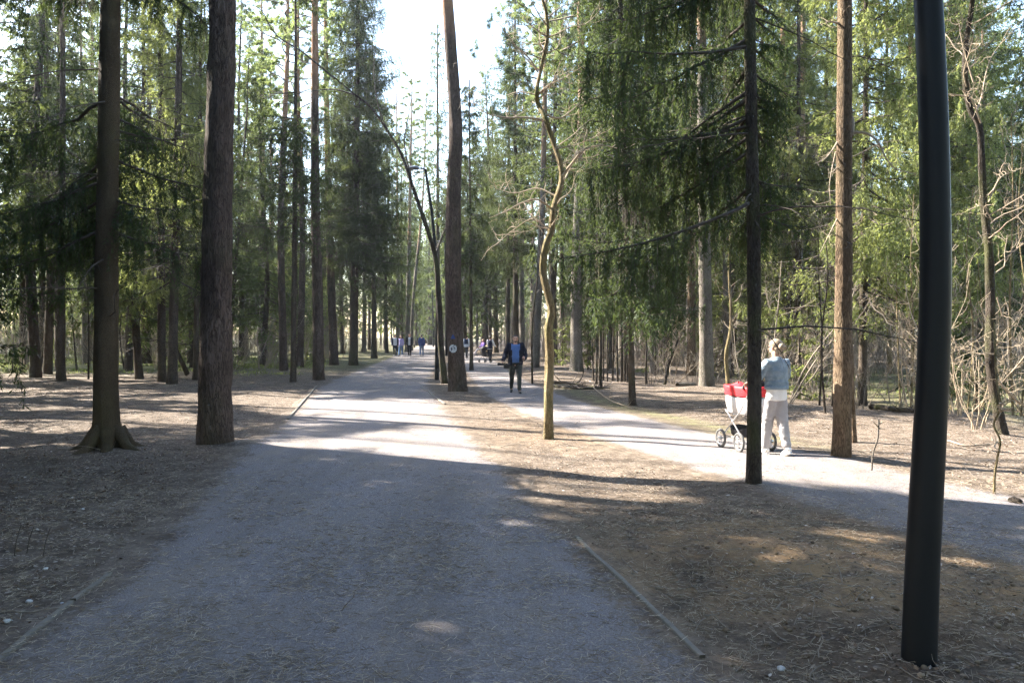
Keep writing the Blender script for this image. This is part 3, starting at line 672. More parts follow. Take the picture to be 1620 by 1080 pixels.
pine(910, 592, 19, 921, 26, 12, 3.2, 'mid', 'stout light pine behind the yellow crooked oak', pts=[(912, 592), (912, 450), (916, 300), (921, 150), (918, 0)], bk='bark_grey', dead=6, flare=.55)
pine(847, 583, 12, 862, 26, 11, 3., 'mid', 'reddish pine leaning right just behind the walking photographer', pts=[(847, 583), (853, 450), (859, 300), (863, 100)], bk='bark_grey', dead=6)
spruce(1118, 617, 22, 1112, 24, 5.0, 2.7, 'mid', 'broad pale barked spruce with swollen foot left of the pram', bk='bark_grey', flare=.35, fh=.5, drape=.5)
pine(1093, 597, 14, 1096, 24, 14, 2.6, 'lo', 'pine with sunlit orange side beside the swollen spruce', bk='bark_warm', dead=3)
spruce(1001, 640, 11, 985, 17, 2.7, 2.4, 'mid', 'slender dark spruce with low hanging boughs over leaf litter', dead=10, drape=.9, low=1., sides=16, dens=1.2, carve=False, mat='needle_dark')
root, P = spruce(1192, 771, 23, 1195, 17, 3.1, 2.35, 'hi', 'slim dark spruce standing in front of the red pram', dead=16, drape=1.15, sides=24, low=1., lod_hi='mid', zsw=8.2, pts=[(1193, 771), (1195, 600), (1196, 400), (1194, 200), (1193, 0)], flare=.35, fh=.22, dens=2.5, gap=.28, mat='needle_dark', side=(math.pi*.93, .5, .30), bk='bark_dark')
root, P = spruce(1331, 727, 28, 1337, 20, 9.2, 2.2, 'mid', 'rugged sunlit trunk with broken branch stubs behind the woman', bk='bark_warm', flare=.28, fh=.25, dead=0, pts=[(1331, 727), (1333, 600), (1335, 400), (1336, 200), (1337, 0)])
# its hooked dead branches
def pixel_branch(root, d, paths, mat, name='dead_branches', twig=0, tw_mat=None, depth=None, seed=3):
    o = np.array(root.location); mb = []; allp = []
    for pts, w0, w1, dy in paths:
        P3 = np.array([np.array(at(x, y, d))-o+np.array([0, dy*i/max(1, len(pts)-1), 0]) for i, (x, y) in enumerate(pts)])
        mb.append(MB()); S = spline(P3, max(5, len(pts)*4)); tubes(mb[-1], S[:, None, :], (np.linspace(w0*.8, w1*.5, len(S))*d/F/2)[:, None], 7); allp.append((S, w0, w1))
    return mb, allp
mb, allp = pixel_branch(root, root.location.y, [
    ([(1348, 215), (1352, 190), (1350, 176)], 8, 6, .1), ([(1349, 210), (1365, 213), (1380, 228), (1388, 255), (1400, 275), (1425, 284)], 6, 2, -.4),
    ([(1325, 37), (1312, 37), (1302, 40)], 5, 3, -.1), ([(1325, 225), (1308, 245), (1290, 260), (1272, 268)], 4, 1.5, -.4), ([(1325, 265), (1305, 278), (1287, 287)], 3, 1.2, -.5),
    ([(1325, 345), (1300, 375), (1275, 405)], 3, 1, -.5), ([(1345, 330), (1360, 332), (1372, 345)], 3, 1.2, -.3), ([(1350, 355), (1366, 350)], 4, 2, .2), ([(1322, 240), (1306, 290), (1300, 330)], 2.5, 1, -.3)], None)
rng = np.random.default_rng(5)
for m_, (S, w0, w1) in zip(mb, allp):
    n = len(S); i = rng.integers(2, n, 6); p = S[i]; gnarly(m_, p, rng.normal(0, 1, p.shape)+np.array([0, 0, -.3]), rng.uniform(.1, .35, 6), np.full(6, .004), 1, rng, .2, 4, .0018, per=.15)
for m_ in mb: m_.build('branch', M['twig_pale'], root)
spruce(1350, 700, 10, 1341, 18, 8, 2, 'mid', 'darker reddish trunk standing right behind the rugged sunlit one', bk='bark_warm', dead=5, drape=.5)
spruce(1364, 636, 13, 1372, 17, 2.9, 2.9, 'mid', 'spruce with drooping olive boughs between rugged trunk and lamp post', dead=14, drape=.85, low=1., flare=.8, dens=1.25, mat='needle_pale')
spruce(1480, 612, 12, 1485, 20, 3.6, 3.2, 'mid', 'spruce hidden behind the lamp post with boughs showing each side', dead=10, drape=.8, dens=1.2, mat='needle_pale')
spruce(1262, 600, 11, 1268, 19, 3.4, 3.2, 'mid', 'sunlit spruce behind the woman with pale green tiers', dead=12, drape=.6, dens=1.2, mat='needle_pale')
spruce(1300, 585, 11, 1305, 20, 3.6, 3.2, 'mid', 'sunlit spruce seen between the slim trunk and rugged trunk, behind the first', dead=8, drape=.5, mat='needle_pale', dens=1.2)
spruce(1150, 585, 12, 1150, 22, 5.5, 2.9, 'mid', 'spruce in the wood behind the pram', dead=8, drape=.7)
spruce(1050, 573, 12, 1046, 24, 6.5, 3., 'mid', 'tall spruce deep behind the slender low-boughed one', dead=6, drape=.8)
spruce(96, 606, 13, 102, 20, 4.4, 2.6, 'mid', 'dark spruce trunk on a small mound at the far left', dead=10, drape=.6)
spruce(35, 577, 10, 35, 20, 6, 2.5, 'mid', 'thin dark trunk at the left picture edge before the mossy ground', dead=6)
spruce(65, 579, 9, 68, 19, 6, 2.3, 'mid', 'thin black trunk between the edge trunk and the mounded spruce', dead=6)
pine(142, 571, 16, 148, 23, 14, 2.7, 'lo', 'wide pale pine trunk left of the flared spruce, back in the wood', bk='bark_grey', dead=5)
spruce(272, 613, 15, 280, 21, 3.4, 2.4, 'mid', 'grey spruce, front one of two standing close left of the thick pine', dead=8, mat='needle_pale', drape=.6)
spruce(256, 606, 13, 258, 20, 4.2, 2.2, 'mid', 'rear one of two close spruces, its trunk darker than its neighbour', dead=8, mat='needle_pale')
spruce(309, 601, 9, 314, 18, 5.5, 2.0, 'mid', 'thin spruce almost touching the left edge of the thick pine', dead=6)
spruce(230, 575, 17, 236, 21, 3.1, 3.2, 'mid', 'pale green spruce with low sunlit boughs right of the flared spruce', dead=6, mat='needle_pale', drape=.7, dens=1.1)
spruce(300, 573, 7, 302, 18, 6, 2.2, 'lo', 'thin distant spruce glimpsed beside the close pair', dead=4)
spruce(366, 585, 7, 392, 15, 6.0, 2.0, 'mid', 'leaning thin dark spruce right of the thick pine', dead=10, pts=[(360, 590), (370, 460), (386, 250), (392, 180)], group=None)
spruce(746, 586, 6, 742, 14, 5.0, 1.6, 'mid', 'thin forked spruce stem just right of the central pine', dead=10)
spruce(803, 566, 8, 806, 24, 7, 2.6, 'lo', 'left one of two spruces close behind the photographer', dead=6)
spruce(816, 571, 10, 815, 25, 6.5, 3.0, 'mid', 'dark spruce right behind the photographer', dead=6, dens=1.1)
spruce(785, 559, 8, 778, 22, 9, 2.2, 'lo', 'smooth stem behind the man in the dark vest', dead=3)
spruce(776, 556, 6, 770, 22, 8, 2.2, 'lo', 'darker stem left of the smooth one behind the vest man', dead=3)
spruce(693, 562, 8, 692, 27, 11, 2.0, 'lo', 'slim spruce rising against the bright sky above the lamp head', dead=12, dens=.8, drape=.9)
pine(630, 557, 7, 628, 24, 16, 2.4, 'lo', 'left one of three far pines behind the walkers', bk='bark_grey', dead=2)
pine(644, 557, 8, 652, 26, 17, 2.4, 'lo', 'middle one of three far pines, gently leaning', bk='bark_grey', dead=2)
pine(652, 555, 6, 668, 26, 17, 2.2, 'lo', 'right one of three far pines, thinnest and most slanted', bk='bark_grey', dead=2, pts=[(650, 555), (655, 460), (667, 340), (672, 240)])
pine(1408, 590, 8, 1405, 20, 12, 2, 'lo', 'thin pale yellowish trunk left of the lamp post', bk='bark_oak', dead=3)
pine(1150, 598, 12, 1146, 22, 13, 2.2, 'lo', 'pinkish pine trunk behind the crooked sapling near the pram', bk='bark_grey', dead=3)
spruce(1530, 575, 12, 1528, 22, 8, 2.6, 'lo', 'grey tall trunk deep in the wood right of the lamp post', dead=12, dens=.8)
pine(967, 585, 8, 967, 22, 12, 2.2, 'lo', 'dark trunk behind the row of thin poles', bk='bark_spruce', dead=6)
spruce(890, 566, 9, 886, 25, 9, 2.6, 'lo', 'far spruce between the oak and the stout light pine', dead=4)
spruce(870, 571, 6, 896, 22, 10, 2., 'lo', 'far slanting stem just right of the crooked oak', dead=4)

# ---- crooked young oak, the leaning dark tree and the curved trunk on the right
def bare_tree(name, px, py, pts, w0, H, bk, label, branches, seed, twig_mat, twl=(.5, 1.3), extra=14, zr=(2.2, 6.5), w_top=.25, levels=2, per=.2, minr=.0019):
    root = tree_root(name, px, py, label); d = root.location.y; o = np.array(root.location); rng = np.random.default_rng(seed)
    P = np.array([np.array(at(a, b, d))-o for a, b in pts]); P[0][2] = -.12; P[:, 1] += np.cumsum(rng.normal(0, .05, len(P))); ztop = P[-1, 2]
    while P[-1, 2] < H:
        P = np.vstack([P, P[-1]+unit((P[-1]-P[-2]+rng.normal(0, .12, 3)+np.array([0, 0, .3]))[None])[0]*min(1.2, max(.05, H-P[-1, 2]+.02))])
    r0 = w0/2*d/F; rad = r0*np.clip(1-(1-w_top)*(np.maximum(P[:, 2], 0)/H), .1, 1)
    add_trunk(root, P, rad, bk, sides=26, dz=.05, rough=.17, seed=seed, flare=.35, flare_h=.12, finez=4., oldwood=True)
    mb, allp = pixel_branch(root, d, branches, None)
    for m_, (S, a, b) in zip(mb, allp):
        ln = float(np.linalg.norm(np.diff(S, axis=0), axis=1).sum()); n = max(3, int(ln/.085)); i = rng.integers(2, len(S), n)
        dd = unit(S[i]-S[i-1]); D = dd*.5+rng.normal(0, .8, (n, 3)); gnarly(m_, S[i], D, rng.uniform(.12, .62, n)*min(1, ln), np.full(n, .0058), levels, rng, .24, 4, minr, per=per, up=.05)
    cr = MB()
    if extra:
        z = rng.uniform(*zr, extra); p = np.array([stem_at(P, q) for q in z]); az = rng.uniform(0, 6.283, extra); D = np.stack([np.cos(az), np.sin(az), rng.uniform(.0, .8, extra)], 1)
        gnarly(cr, p, D, rng.uniform(*twl, extra), np.full(extra, .012), levels, rng, .2, 5, minr, per=per*1.2, up=.05)
    for m_ in mb: m_.build('branch', M[twig_mat], root)
    build_crown(root, cr, None, twig_mat, None)
    return root
bare_tree('oak_tree', 868, 692, [(868, 694), (867, 650), (869, 600), (870, 560), (868, 520), (872, 490), (863, 452), (859, 425), (863, 390), (872, 365), (876, 330), (888, 290), (887, 262), (876, 225), (864, 190), (853, 165), (849, 148), (851, 130), (858, 100), (866, 60), (864, 25), (857, 0), (850, -40)], 15.5, 7.8, 'bark_oak',
          'young crooked oak with yellowish bark standing between the paths', [
    ([(888, 280), (905, 260), (920, 245), (945, 240), (975, 250)], 6, 1.5, -.6), ([(889, 290), (900, 270), (915, 235), (940, 215)], 4, 1.2, .6),
    ([(873, 330), (850, 318), (825, 325), (800, 340), (775, 352)], 5, 1.2, -.5), ([(878, 310), (850, 295), (815, 300), (785, 290)], 4, 1, .5), ([(872, 370), (845, 345), (812, 362), (790, 380)], 3.5, 1, .2),
    ([(862, 190), (830, 188), (800, 190), (770, 185), (745, 170)], 5, 1.2, -.3), ([(850, 150), (820, 140), (800, 140)], 3, 1.2, .4), ([(860, 180), (885, 185), (905, 170), (925, 150)], 5, 1.5, .3),
    ([(851, 115), (838, 95), (815, 75), (795, 50), (785, 42)], 4, 1.2, -.2), ([(852, 150), (875, 130), (895, 118), (930, 95)], 4, 1, .2), ([(866, 60), (840, 40), (822, 20)], 4, 1.5, 0), ([(864, 30), (890, 10), (915, 5)], 3, 1.2, 0), ([(880, 235), (915, 232), (960, 215)], 3, 1, -.4)], 4, 'twig_pale', extra=22, zr=(3.3, 7.2), twl=(.35, 1.3))
bare_tree('deciduous_tree', 703, 607, [(704, 607), (698, 540), (694, 460), (690, 410), (678, 365), (664, 325), (652, 290), (638, 250), (618, 215), (590, 175), (560, 150), (530, 125)], 11, 9.9, 'bark_dark',
          'dark bare tree arching far over to the left beside the lamp', [([(690, 400), (700, 370), (712, 340), (715, 310)], 4, 2, .4), ([(652, 290), (640, 230), (645, 190), (652, 150)], 3.5, 1.2, 0), ([(618, 215), (600, 175), (590, 120), (592, 60)], 3, 1, .3), ([(560, 150), (530, 140), (500, 138), (450, 145)], 3.5, 1.5, .5), ([(530, 125), (480, 85), (440, 60), (420, 25), (400, 18)], 4, 1.2, -.6)], 8, 'twig_dark', extra=8, zr=(4, 9), levels=1)
bare_tree('deciduous_tree', 1590, 692, [(1590, 694), (1582, 650), (1575, 600), (1573, 550), (1578, 480), (1573, 400), (1563, 320), (1556, 250), (1552, 200), (1540, 170), (1532, 120), (1536, 60), (1540, 0)], 17, 9, 'bark_dark',
          'dark curving bare tree at the right picture edge', [([(1552, 195), (1530, 165), (1505, 150)], 3.5, 1.2, -.3), ([(1545, 175), (1560, 150), (1580, 90), (1610, 50)], 4, 1.2, .4), ([(1540, 130), (1525, 80), (1515, 30)], 3.5, 1.2, 0), ([(1574, 420), (1600, 400), (1635, 370)], 2.5, 1, 0), ([(1577, 470), (1600, 520), (1640, 560)], 3, 1, .2), ([(1577, 600), (1610, 640), (1650, 655)], 5, 3, -.3), ([(1570, 350), (1540, 330), (1505, 340)], 2.5, 1, -.5), ([(1576, 560), (1540, 560), (1500, 575)], 2.5, 1, -.3), ([(1564, 320), (1590, 280), (1625, 265)], 2.8, 1, .3)], 12, 'twig_pale', extra=14, zr=(2.5, 8), levels=2, twl=(.6, 1.8))
bare_tree('hanging_branch_tree', 385, 560, [(385, 560), (390, 480), (396, 380), (402, 280), (410, 150), (414, 0)], 7, 12, 'bark_dark', 'bare dark stem with hooked branch behind the thick pine', [([(412, 100), (440, 105), (462, 130), (474, 165), (478, 210), (484, 255)], 4, 1.5, -2)], 15, 'twig', extra=14, zr=(3, 12), levels=1, twl=(1, 2.5))
bare_tree('sapling', 1060, 607, [(1050, 607), (1060, 575), (1072, 540), (1085, 515), (1095, 500)], 4.5, 3.6, 'bark_dark', 'thin leaning bare sapling left of the swollen spruce', [], 21, 'twig', extra=6, zr=(1.2, 2.9), twl=(.3, .9), levels=1)
bare_tree('sapling', 1157, 612, [(1152, 612), (1148, 580), (1147, 555), (1153, 520), (1154, 480), (1150, 430), (1152, 380)], 7, 5.5, 'bark_oak', 'pale wavy sapling rising behind the pram', [], 22, 'twig_pale', extra=9, zr=(1.8, 5), twl=(.3, 1.1), levels=1)
bare_tree('sapling', 1575, 783, [(1575, 783), (1577, 755), (1581, 725), (1575, 695), (1567, 670), (1568, 640), (1566, 600)], 4, 1.9, 'bark_oak', 'thin wiry sapling in the sunlit litter right of the lamp post', [], 23, 'twig_pale', extra=6, zr=(.5, 1.7), twl=(.1, .4), levels=1, minr=.0018)
bare_tree('sapling', 1384, 748, [(1382, 748), (1386, 720), (1390, 695), (1391, 670)], 2.6, .66, 'bark_grey', 'straight leafless shoot between rugged trunk and lamp post', [], 24, 'twig_pale', extra=3, zr=(.3, .7), twl=(.06, .2), levels=0, minr=.0018)

# ---- trees beyond the left picture edge that shade the foreground
offs = [(-9.6, 7.8, 3.3), (-10.2, 11.4, 3.2), (-13.6, 9.6, 3.4), (-13.2, 14.2, 3.), (-8.2, 4.2, 3.2), (-12.4, 5.4, 3.2), (-17.2, 12.2, 3.5), (-16.5, 7.2, 3.5), (-7.8, 1.2, 3.0), (-20, 15, 3.5), (-11.5, 1.6, 3.), (-15.4, 17.4, 3.), (-20.5, 10.5, 3.6), (-24, 14, 3.7), (-19.5, 18.8, 3.4), (-24, 19, 3.6), (-21, 6, 3.5), (-17, 3, 3.4), (-28, 17, 3.6), (-23.5, 23, 3.4), (-11.8, 8., 3.), (-12.6, 11.6, 3.), (-18.4, 14.8, 3.4), (-24.4, 17.3, 3.6), (-9.4, 9.6, 2.6), (-17.4, 22.5, 3.2), (-21, 26, 3.4), (-23.5, 30, 3.4), (-27, 25, 3.4), (-19.2, 23.5, 3.2), (-27, 33, 3.5), (-31, 29, 3.5)]
nsun = len(offs)
offs += [(9.5, 1.5, 3.2), (12, 6, 3.4), (8.5, -3.5, 3.2), (4.5, -7, 3.3), (-4.5, -6.5, 3.3), (-9.5, -3.5, 3.3), (0, -11, 3.5), (9, -10, 3.5), (-9, -11, 3.5), (14, -3, 3.5), (-14.5, -3, 3.5), (15.5, 9.5, 3.2), (4, -16, 3.5), (-5, -17, 3.5), (14, -14, 3.5), (-15, -13, 3.5)]  # unseen spruces added round the camera to darken the ambient light
for i, (x, y, rm) in enumerate(offs):
    root = tree_root('spruce_tree', 0, 0, *(('spruce beyond the left picture edge shading the foreground', 'tree', 'shade trees beyond the left edge') if i < nsun else ('unseen spruce added round and behind the camera to dim the sky light', 'tree', 'added shade spruces behind the camera')), xy=(x, y))
    P = np.array([[0, 0, -.1], [.1, 0, 6], [.1, .1, 13], [0, .1, 23]]); add_trunk(root, P, np.array([.19, .15, .10, .03]), 'bark_spruce', sides=12, dz=.5, seed=i)
    spruce_crown(root, P, 2.2 if x > -11 and y > 6 else 3.0, 23, rm, 'mid' if -11 < x < 0 and y > 6 else 'shade', .7, i < nsun, rng=R, low=.9, dens=1.1, lod_hi='shade', zsw=7, prof=.55, gap=0)
# ------------------------------------------------------------------ background wood
def variant(kind, H, cb, rmax, lod, seed, mat, bk):
    rng = np.random.default_rng(seed); root = bpy.data.objects.new(kind, None); COL.objects.link(root); root.location.y = 60
    P = np.array([[0, 0, -.2], [rng.normal(0, .1), rng.normal(0, .1), H*.3], [rng.normal(0, .25), rng.normal(0, .2), H*.65], [rng.normal(0, .3), 0, H]])
    r0 = rng.uniform(.12, .2) if kind == 'spruce_tree' else rng.uniform(.16, .23)
    add_trunk(root, P, np.array([r0, r0*.85, r0*.5, .03]), bk, sides=8, dz=.8, seed=seed, flare=.3)
    dead_limbs(root, P, cb*.3, cb+1, 14, .4, 2., rng=rng, r0=.016) if True else None
    if kind == 'spruce_tree': spruce_crown(root, P, cb, H, rmax, lod, .6, False, mat=mat, rng=rng, low=.7, dens=.95)
    else: pine_crown(root, P, cb, H, rmax, lod, False, rng=rng)
    return root
def far_y(root, y): root.location.y = y; return root
VAR = []
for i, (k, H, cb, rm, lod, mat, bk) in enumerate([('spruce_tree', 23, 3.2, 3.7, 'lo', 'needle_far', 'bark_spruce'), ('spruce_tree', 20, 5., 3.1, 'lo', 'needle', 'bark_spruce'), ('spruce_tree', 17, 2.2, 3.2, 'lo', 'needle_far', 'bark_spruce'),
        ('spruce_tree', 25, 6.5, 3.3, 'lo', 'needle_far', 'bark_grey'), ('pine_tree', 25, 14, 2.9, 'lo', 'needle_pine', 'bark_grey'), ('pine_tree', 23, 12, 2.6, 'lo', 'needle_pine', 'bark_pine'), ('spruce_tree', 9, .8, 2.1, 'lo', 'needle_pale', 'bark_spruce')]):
    VAR.append(variant(k, H, cb, rm, lod, 100+i, mat, bk))
FIX = [tuple(o.location[:2]) for o in COL.objects if o.parent is None and o.get('category') == 'tree']
def place_copy(src, x, y, s, label, group, cat='tree', used=set()):
    o = src if src.name not in used else copy_tree(src)
    used.add(src.name); used.add(o.name)
    o.location = (x, y, gz(x, y)-.05); o.rotation_euler = (0, 0, float(R.uniform(0, 6.283))); o.scale = (s, s, s*float(R.uniform(.92, 1.12)))
    tag(o, label, cat, group)
    if group is None and 'group' in o: del o['group']
    return o
rng = np.random.default_rng(42); placed = list(FIX); cnt = 0; tries = 0
while cnt < 165 and tries < 9000:
    tries += 1; y = rng.uniform(27, 84); hw = y*.70+3; x = rng.uniform(-hw, hw); px = 810+x/y*F
    if abs(float(path_dist(np.array([x]), np.array([y]))[0])) < 2.2 and float(path_dist(np.array([x]), np.array([y]))[0]) < 2.2: continue
    if min(math.hypot(x-a, y-b) for a, b in placed) < 2.6: continue
    if 610 < px < 790 and y < 66: continue
    if 560 < px < 840 and y < 50: continue
    if 672 < px < 704: continue
    k = int(rng.choice([0, 0, 1, 1, 2, 2, 3, 4, 5, 6])); s = rng.uniform(.85, 1.15)
    if y < 40 and k in (2, 6) and rng.random() < .5: k = 1
    left = px < 690
    if k == 6: lab, grp = (('young bushy spruce growing low among the left wood' , 'young spruces in the left wood') if left else ('young bushy spruce growing low among the right wood', 'young spruces in the right wood'))
    elif k >= 4: lab, grp = (('tall pine standing back in the left wood', 'background pines in the left wood') if left else ('tall pine standing back in the right wood', 'background pines in the right wood'))
    else: lab, grp = (('dark spruce standing back in the left wood', 'background spruces in the left wood') if left else ('dark spruce standing back in the right wood', 'background spruces in the right wood'))
    place_copy(VAR[k], x, y, s, lab, grp); placed.append((x, y)); cnt += 1
for px, y, k, lab in [(636, 84, 0, 'far spruce left of the path end, behind the three far pines'), (647, 97, 3, 'farther narrow spruce just left of the path end'), (722, 82, 0, 'spruce showing just left of the central pine, far off'), (737, 72, 1, 'spruce just right of the central pine, far off'), (770, 66, 0, 'full spruce above the bench and the sitter'), (612, 70, 0, 'full spruce behind the leftmost distant walker'), (755, 82, 3, 'high crowned spruce far behind the bench')]:
    place_copy(VAR[k], (px-810)/F*y, y, 1.0, lab, None)
# ---- the far wood as one mass
def crude_tree(rng, H, cb, rm):
    wood = MB(); leaf = MB()
    v, f = trunk_mesh(np.array([[0, 0, -.3], [0, 0, H*.5], [0, 0, H]]), np.array([.2, .14, .03]), sides=5, dz=2.5, rough=.02); wood.add(v, f)
    spec = []; z = cb; k = 0
    while z < H-.5:
        t = (z-cb)/(H-cb); spec.append(('spruce', 'far', .5, np.array([0, 0, z]), k*2.4, rng.uniform(-.2, .1)+.3*t, max(.7, rm*(1-t)**.75*rng.uniform(.7, 1.15)))); k += 1; z += .30
    place_boughs(spec, wood, leaf, (0, 0, 0), False, rng); return wood.arrays(), leaf.arrays()
protos = [crude_tree(np.random.default_rng(s), H, cb, rm) for s, H, cb, rm in ((1, 23, 3, 3.3), (2, 26, 5, 3.2), (3, 20, 2, 3.), (4, 24, 8, 3.))]
wd = MB(); lf = MB(); rng = np.random.default_rng(8); n_ = 0
while n_ < 335:
    y = rng.uniform(84, 185); x = rng.uniform(-y*.75-10, y*.75+10); px = 810+x/y*F
    if n_ > 290: y = rng.uniform(112, 180); px = rng.uniform(636, 745); x = (px-810)/F*y
    if 676 < px < 702 and y < 112: continue
    (wv, wf, _), (lv, lf_, la) = protos[rng.integers(4)]; a = rng.uniform(0, 6.283); s = rng.uniform(.8, 1.15); c_, s_ = math.cos(a)*s, math.sin(a)*s
    Mx = np.array([[c_, -s_, 0], [s_, c_, 0], [0, 0, s]]); o = np.array([x, y, -.2])
    wd.add(wv@Mx.T+o, wf); lf.add(lv@Mx.T+o, lf_, la); n_ += 1
v, f, a = wd.arrays(); v2, f2, a2 = lf.arrays(); nw = len(f)
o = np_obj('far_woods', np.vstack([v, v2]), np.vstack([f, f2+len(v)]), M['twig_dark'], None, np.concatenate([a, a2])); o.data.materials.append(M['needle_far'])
mi = np.zeros(nw+len(f2), np.int32); mi[nw:] = 1; o.data.polygons.foreach_set('material_index', mi)
tag(o, 'distant spruce wood closing the view behind all other trees', 'woods', None, 'stuff')

# ---- bare undergrowth
def shrub_variant(seed, h, stems, mat, tw=1.):
    rng = np.random.default_rng(seed); root = bpy.data.objects.new('bare_shrub', None); COL.objects.link(root)
    az = rng.uniform(0, 6.283, stems); p = np.stack([np.cos(az)*.12, np.sin(az)*.12, np.full(stems, -.05)], 1)*rng.uniform(.3, 1.5, (stems, 1))
    p[:, 2] = -.05; D = np.stack([np.cos(az)*.35, np.sin(az)*.35, np.ones(stems)], 1)+rng.normal(0, .15, (stems, 3)); ln = h*rng.uniform(.55, 1., stems)
    mb = MB(); gnarly(mb, p, D, ln, np.full(stems, .010)*h/2, 2, rng, .09, 4, .0035*tw, ratio=.42, spread=.55, per=.33, up=.02)
    mb.build('foliage', M[mat], root); return root
SH = [shrub_variant(300+i, h, st, mat) for i, (h, st, mat) in enumerate([(2.4, 7, 'twig'), (3.2, 6, 'twig_pale'), (1.6, 9, 'twig'), (4.2, 5, 'twig'), (2.8, 8, 'twig_pale'), (1.1, 8, 'twig_dark')])]
rng = np.random.default_rng(77); cnt = 0; tries = 0; sp = []
while cnt < 190 and tries < 12000:
    tries += 1
    if rng.random() < .62: y = rng.uniform(14, 42); x = rng.uniform(4.5, y*.7+3)
    else: y = rng.uniform(36, 62); x = rng.uniform(-y*.7-3, -8)
    pd = float(path_dist(np.array([x]), np.array([y]))[0])
    if pd < 2.6 or (x > 0 and y < 18 and x < 7.2) or (x > 0 and y < 26 and pd < 4.5): continue
    if sp and min(math.hypot(x-a, y-b) for a, b in sp) < .9: continue
    lab, grp = ('leafless thin-stemmed shrub in the sunlit thicket on the right', 'bare shrubs in the right thicket') if x > 0 else ('leafless shrub along the grey brushy edge of the left clearing', 'bare shrubs edging the left clearing')
    k = int(rng.integers(6)); 
    place_copy(SH[k], x, y, rng.uniform(.8, 1.25), lab, grp, 'shrub'); sp.append((x, y)); cnt += 1
x, y = gd(386, 575); place_copy(SH[2], x, y, 1.5, 'bare bush with fanning stems at the mossy clearing edge', None, 'shrub')
# brushwood mass behind everything: thin upright stems nobody could count
mb = MB(); rng = np.random.default_rng(9); m = 5200; y = rng.uniform(42, 100, m); x = rng.uniform(-1, 1, m)*(y*.72+4); pxx = 810+x/y*F
k = (path_dist(x, y) > 3.0) & ~((pxx > 655) & (pxx < 715)) & ((x > 2) | (y > 50)); x = x[k]; y = y[k]; m = len(x)
p = np.stack([x, y, height(x, y, False)-.05], 1); D = np.stack([rng.normal(0, .12, m), rng.normal(0, .1, m), np.ones(m)], 1); ln = rng.uniform(1.2, 4.6, m)
nd = strands(p, D, ln, 0, 5, .05, rng); tubes(mb, nd, np.linspace(1, .4, 6)[:, None]*rng.uniform(.010, .026, m)[None], 3)
q, qd, _ = sample(nd, ln, .42, rng, .2); tw = strands(q, qd*.7+rng.normal(0, .5, q.shape), rng.uniform(.25, .9, len(q)), 0, 3, .15, rng); tubes(mb, tw, np.array([1, .8, .6, .4])[:, None]*np.full((1, len(q)), .009), 3)
tag(mb.build('brushwood', M['twig']), 'grey brown mass of bare brush under the far trees', 'undergrowth', None, 'stuff')
# mossy grass on the clearing at the left
mb = MB(); m = 26000; x = rng.uniform(-40, -9, m); y = rng.uniform(33, 62, m); k = (rng.random(m) < smooth(0., .35, fbm(x*.3, y*.3, 91, 3)+.15)) & (x < -.2*y-1.5); x = x[k]; y = y[k]
x2 = rng.uniform(7.5, 20, 9000); y2 = rng.uniform(12, 34, 9000); k = rng.random(9000) < smooth(.1, .5, fbm(x2*.5, y2*.5, 92, 3)); x = np.append(x, x2[k]); y = np.append(y, y2[k]); m = len(x)
C = np.stack([x, y, height(x, y, False)], 1); D = unit(np.stack([rng.normal(0, .4, m), rng.normal(0, .4, m), np.ones(m)], 1)); shoot_mesh(C, D, rng.uniform(.05, .16, m), .02+.0006*y, rng.random(m), mb)
tag(mb.build('moss_grass', M['needle_pale']), 'low green moss and grass on the sunlit clearing floor', 'grass', None, 'stuff')

# ---- thin poles right of the crooked oak
def pole(px, py, topx, w, h, label=None, group=None, mat='bark_dark', top_y=None):
    root = tree_root('sapling', px, py, label or 'thin bare pole in the row between oak and slender spruce', 'tree', group or 'thin poles in a row right of the crooked oak')
    d = root.location.y; r = w/2*d/F; dx = (topx-px)*d/F; rng = np.random.default_rng(int(px*7))
    P = np.array([[0, 0, -.1], [dx*.3+rng.normal(0, .04), rng.normal(0, .1), h*.35], [dx*.65+rng.normal(0, .05), rng.normal(0, .1), h*.7], [dx, 0, h]])
    add_trunk(root, P, np.array([r, r*.85, r*.6, r*.25]), mat, sides=7, dz=.35, seed=int(px), rough=.04, flare=.15, oldwood=True)
    n = int(h*4); z = rng.uniform(h*.3, h, n); p = np.array([stem_at(P, q) for q in z]); az = rng.uniform(0, 6.283, n); cr = MB()
    gnarly(cr, p, np.stack([np.cos(az), np.sin(az), np.full(n, .5)], 1), rng.uniform(.2, 1.0, n), np.full(n, .006), 1, rng, .12, 3, .003)
    build_crown(root, cr, None, 'twig', None); return root
for i, (px, py, tx, w, h) in enumerate([(939, 602, 938, 3, 7), (944, 607, 946, 3.5, 8), (949, 610, 947, 4.5, 8), (951, 617, 951, 5, 7), (955, 600, 957, 2.5, 6), (961, 603, 960, 3, 7), (969, 601, 972, 3, 7), (977, 604, 975, 3.5, 8), (983, 604, 985, 3.5, 8), (988, 602, 988, 3, 7), (992, 605, 994, 2.5, 6), (1022, 606, 1020, 3.5, 6), (1037, 596, 1036, 3, 7)]):
    pole(px, py, tx, w, h)
for px, py, tx, w, h in [(1296, 652, 1294, 3.5, 4), (1306, 662, 1300, 3.5, 4.2), (1316, 640, 1330, 3, 4)]:
    pole(px, py, tx, w, h, 'thin dark sapling between the woman and the rugged trunk', 'thin saplings left of the rugged trunk')
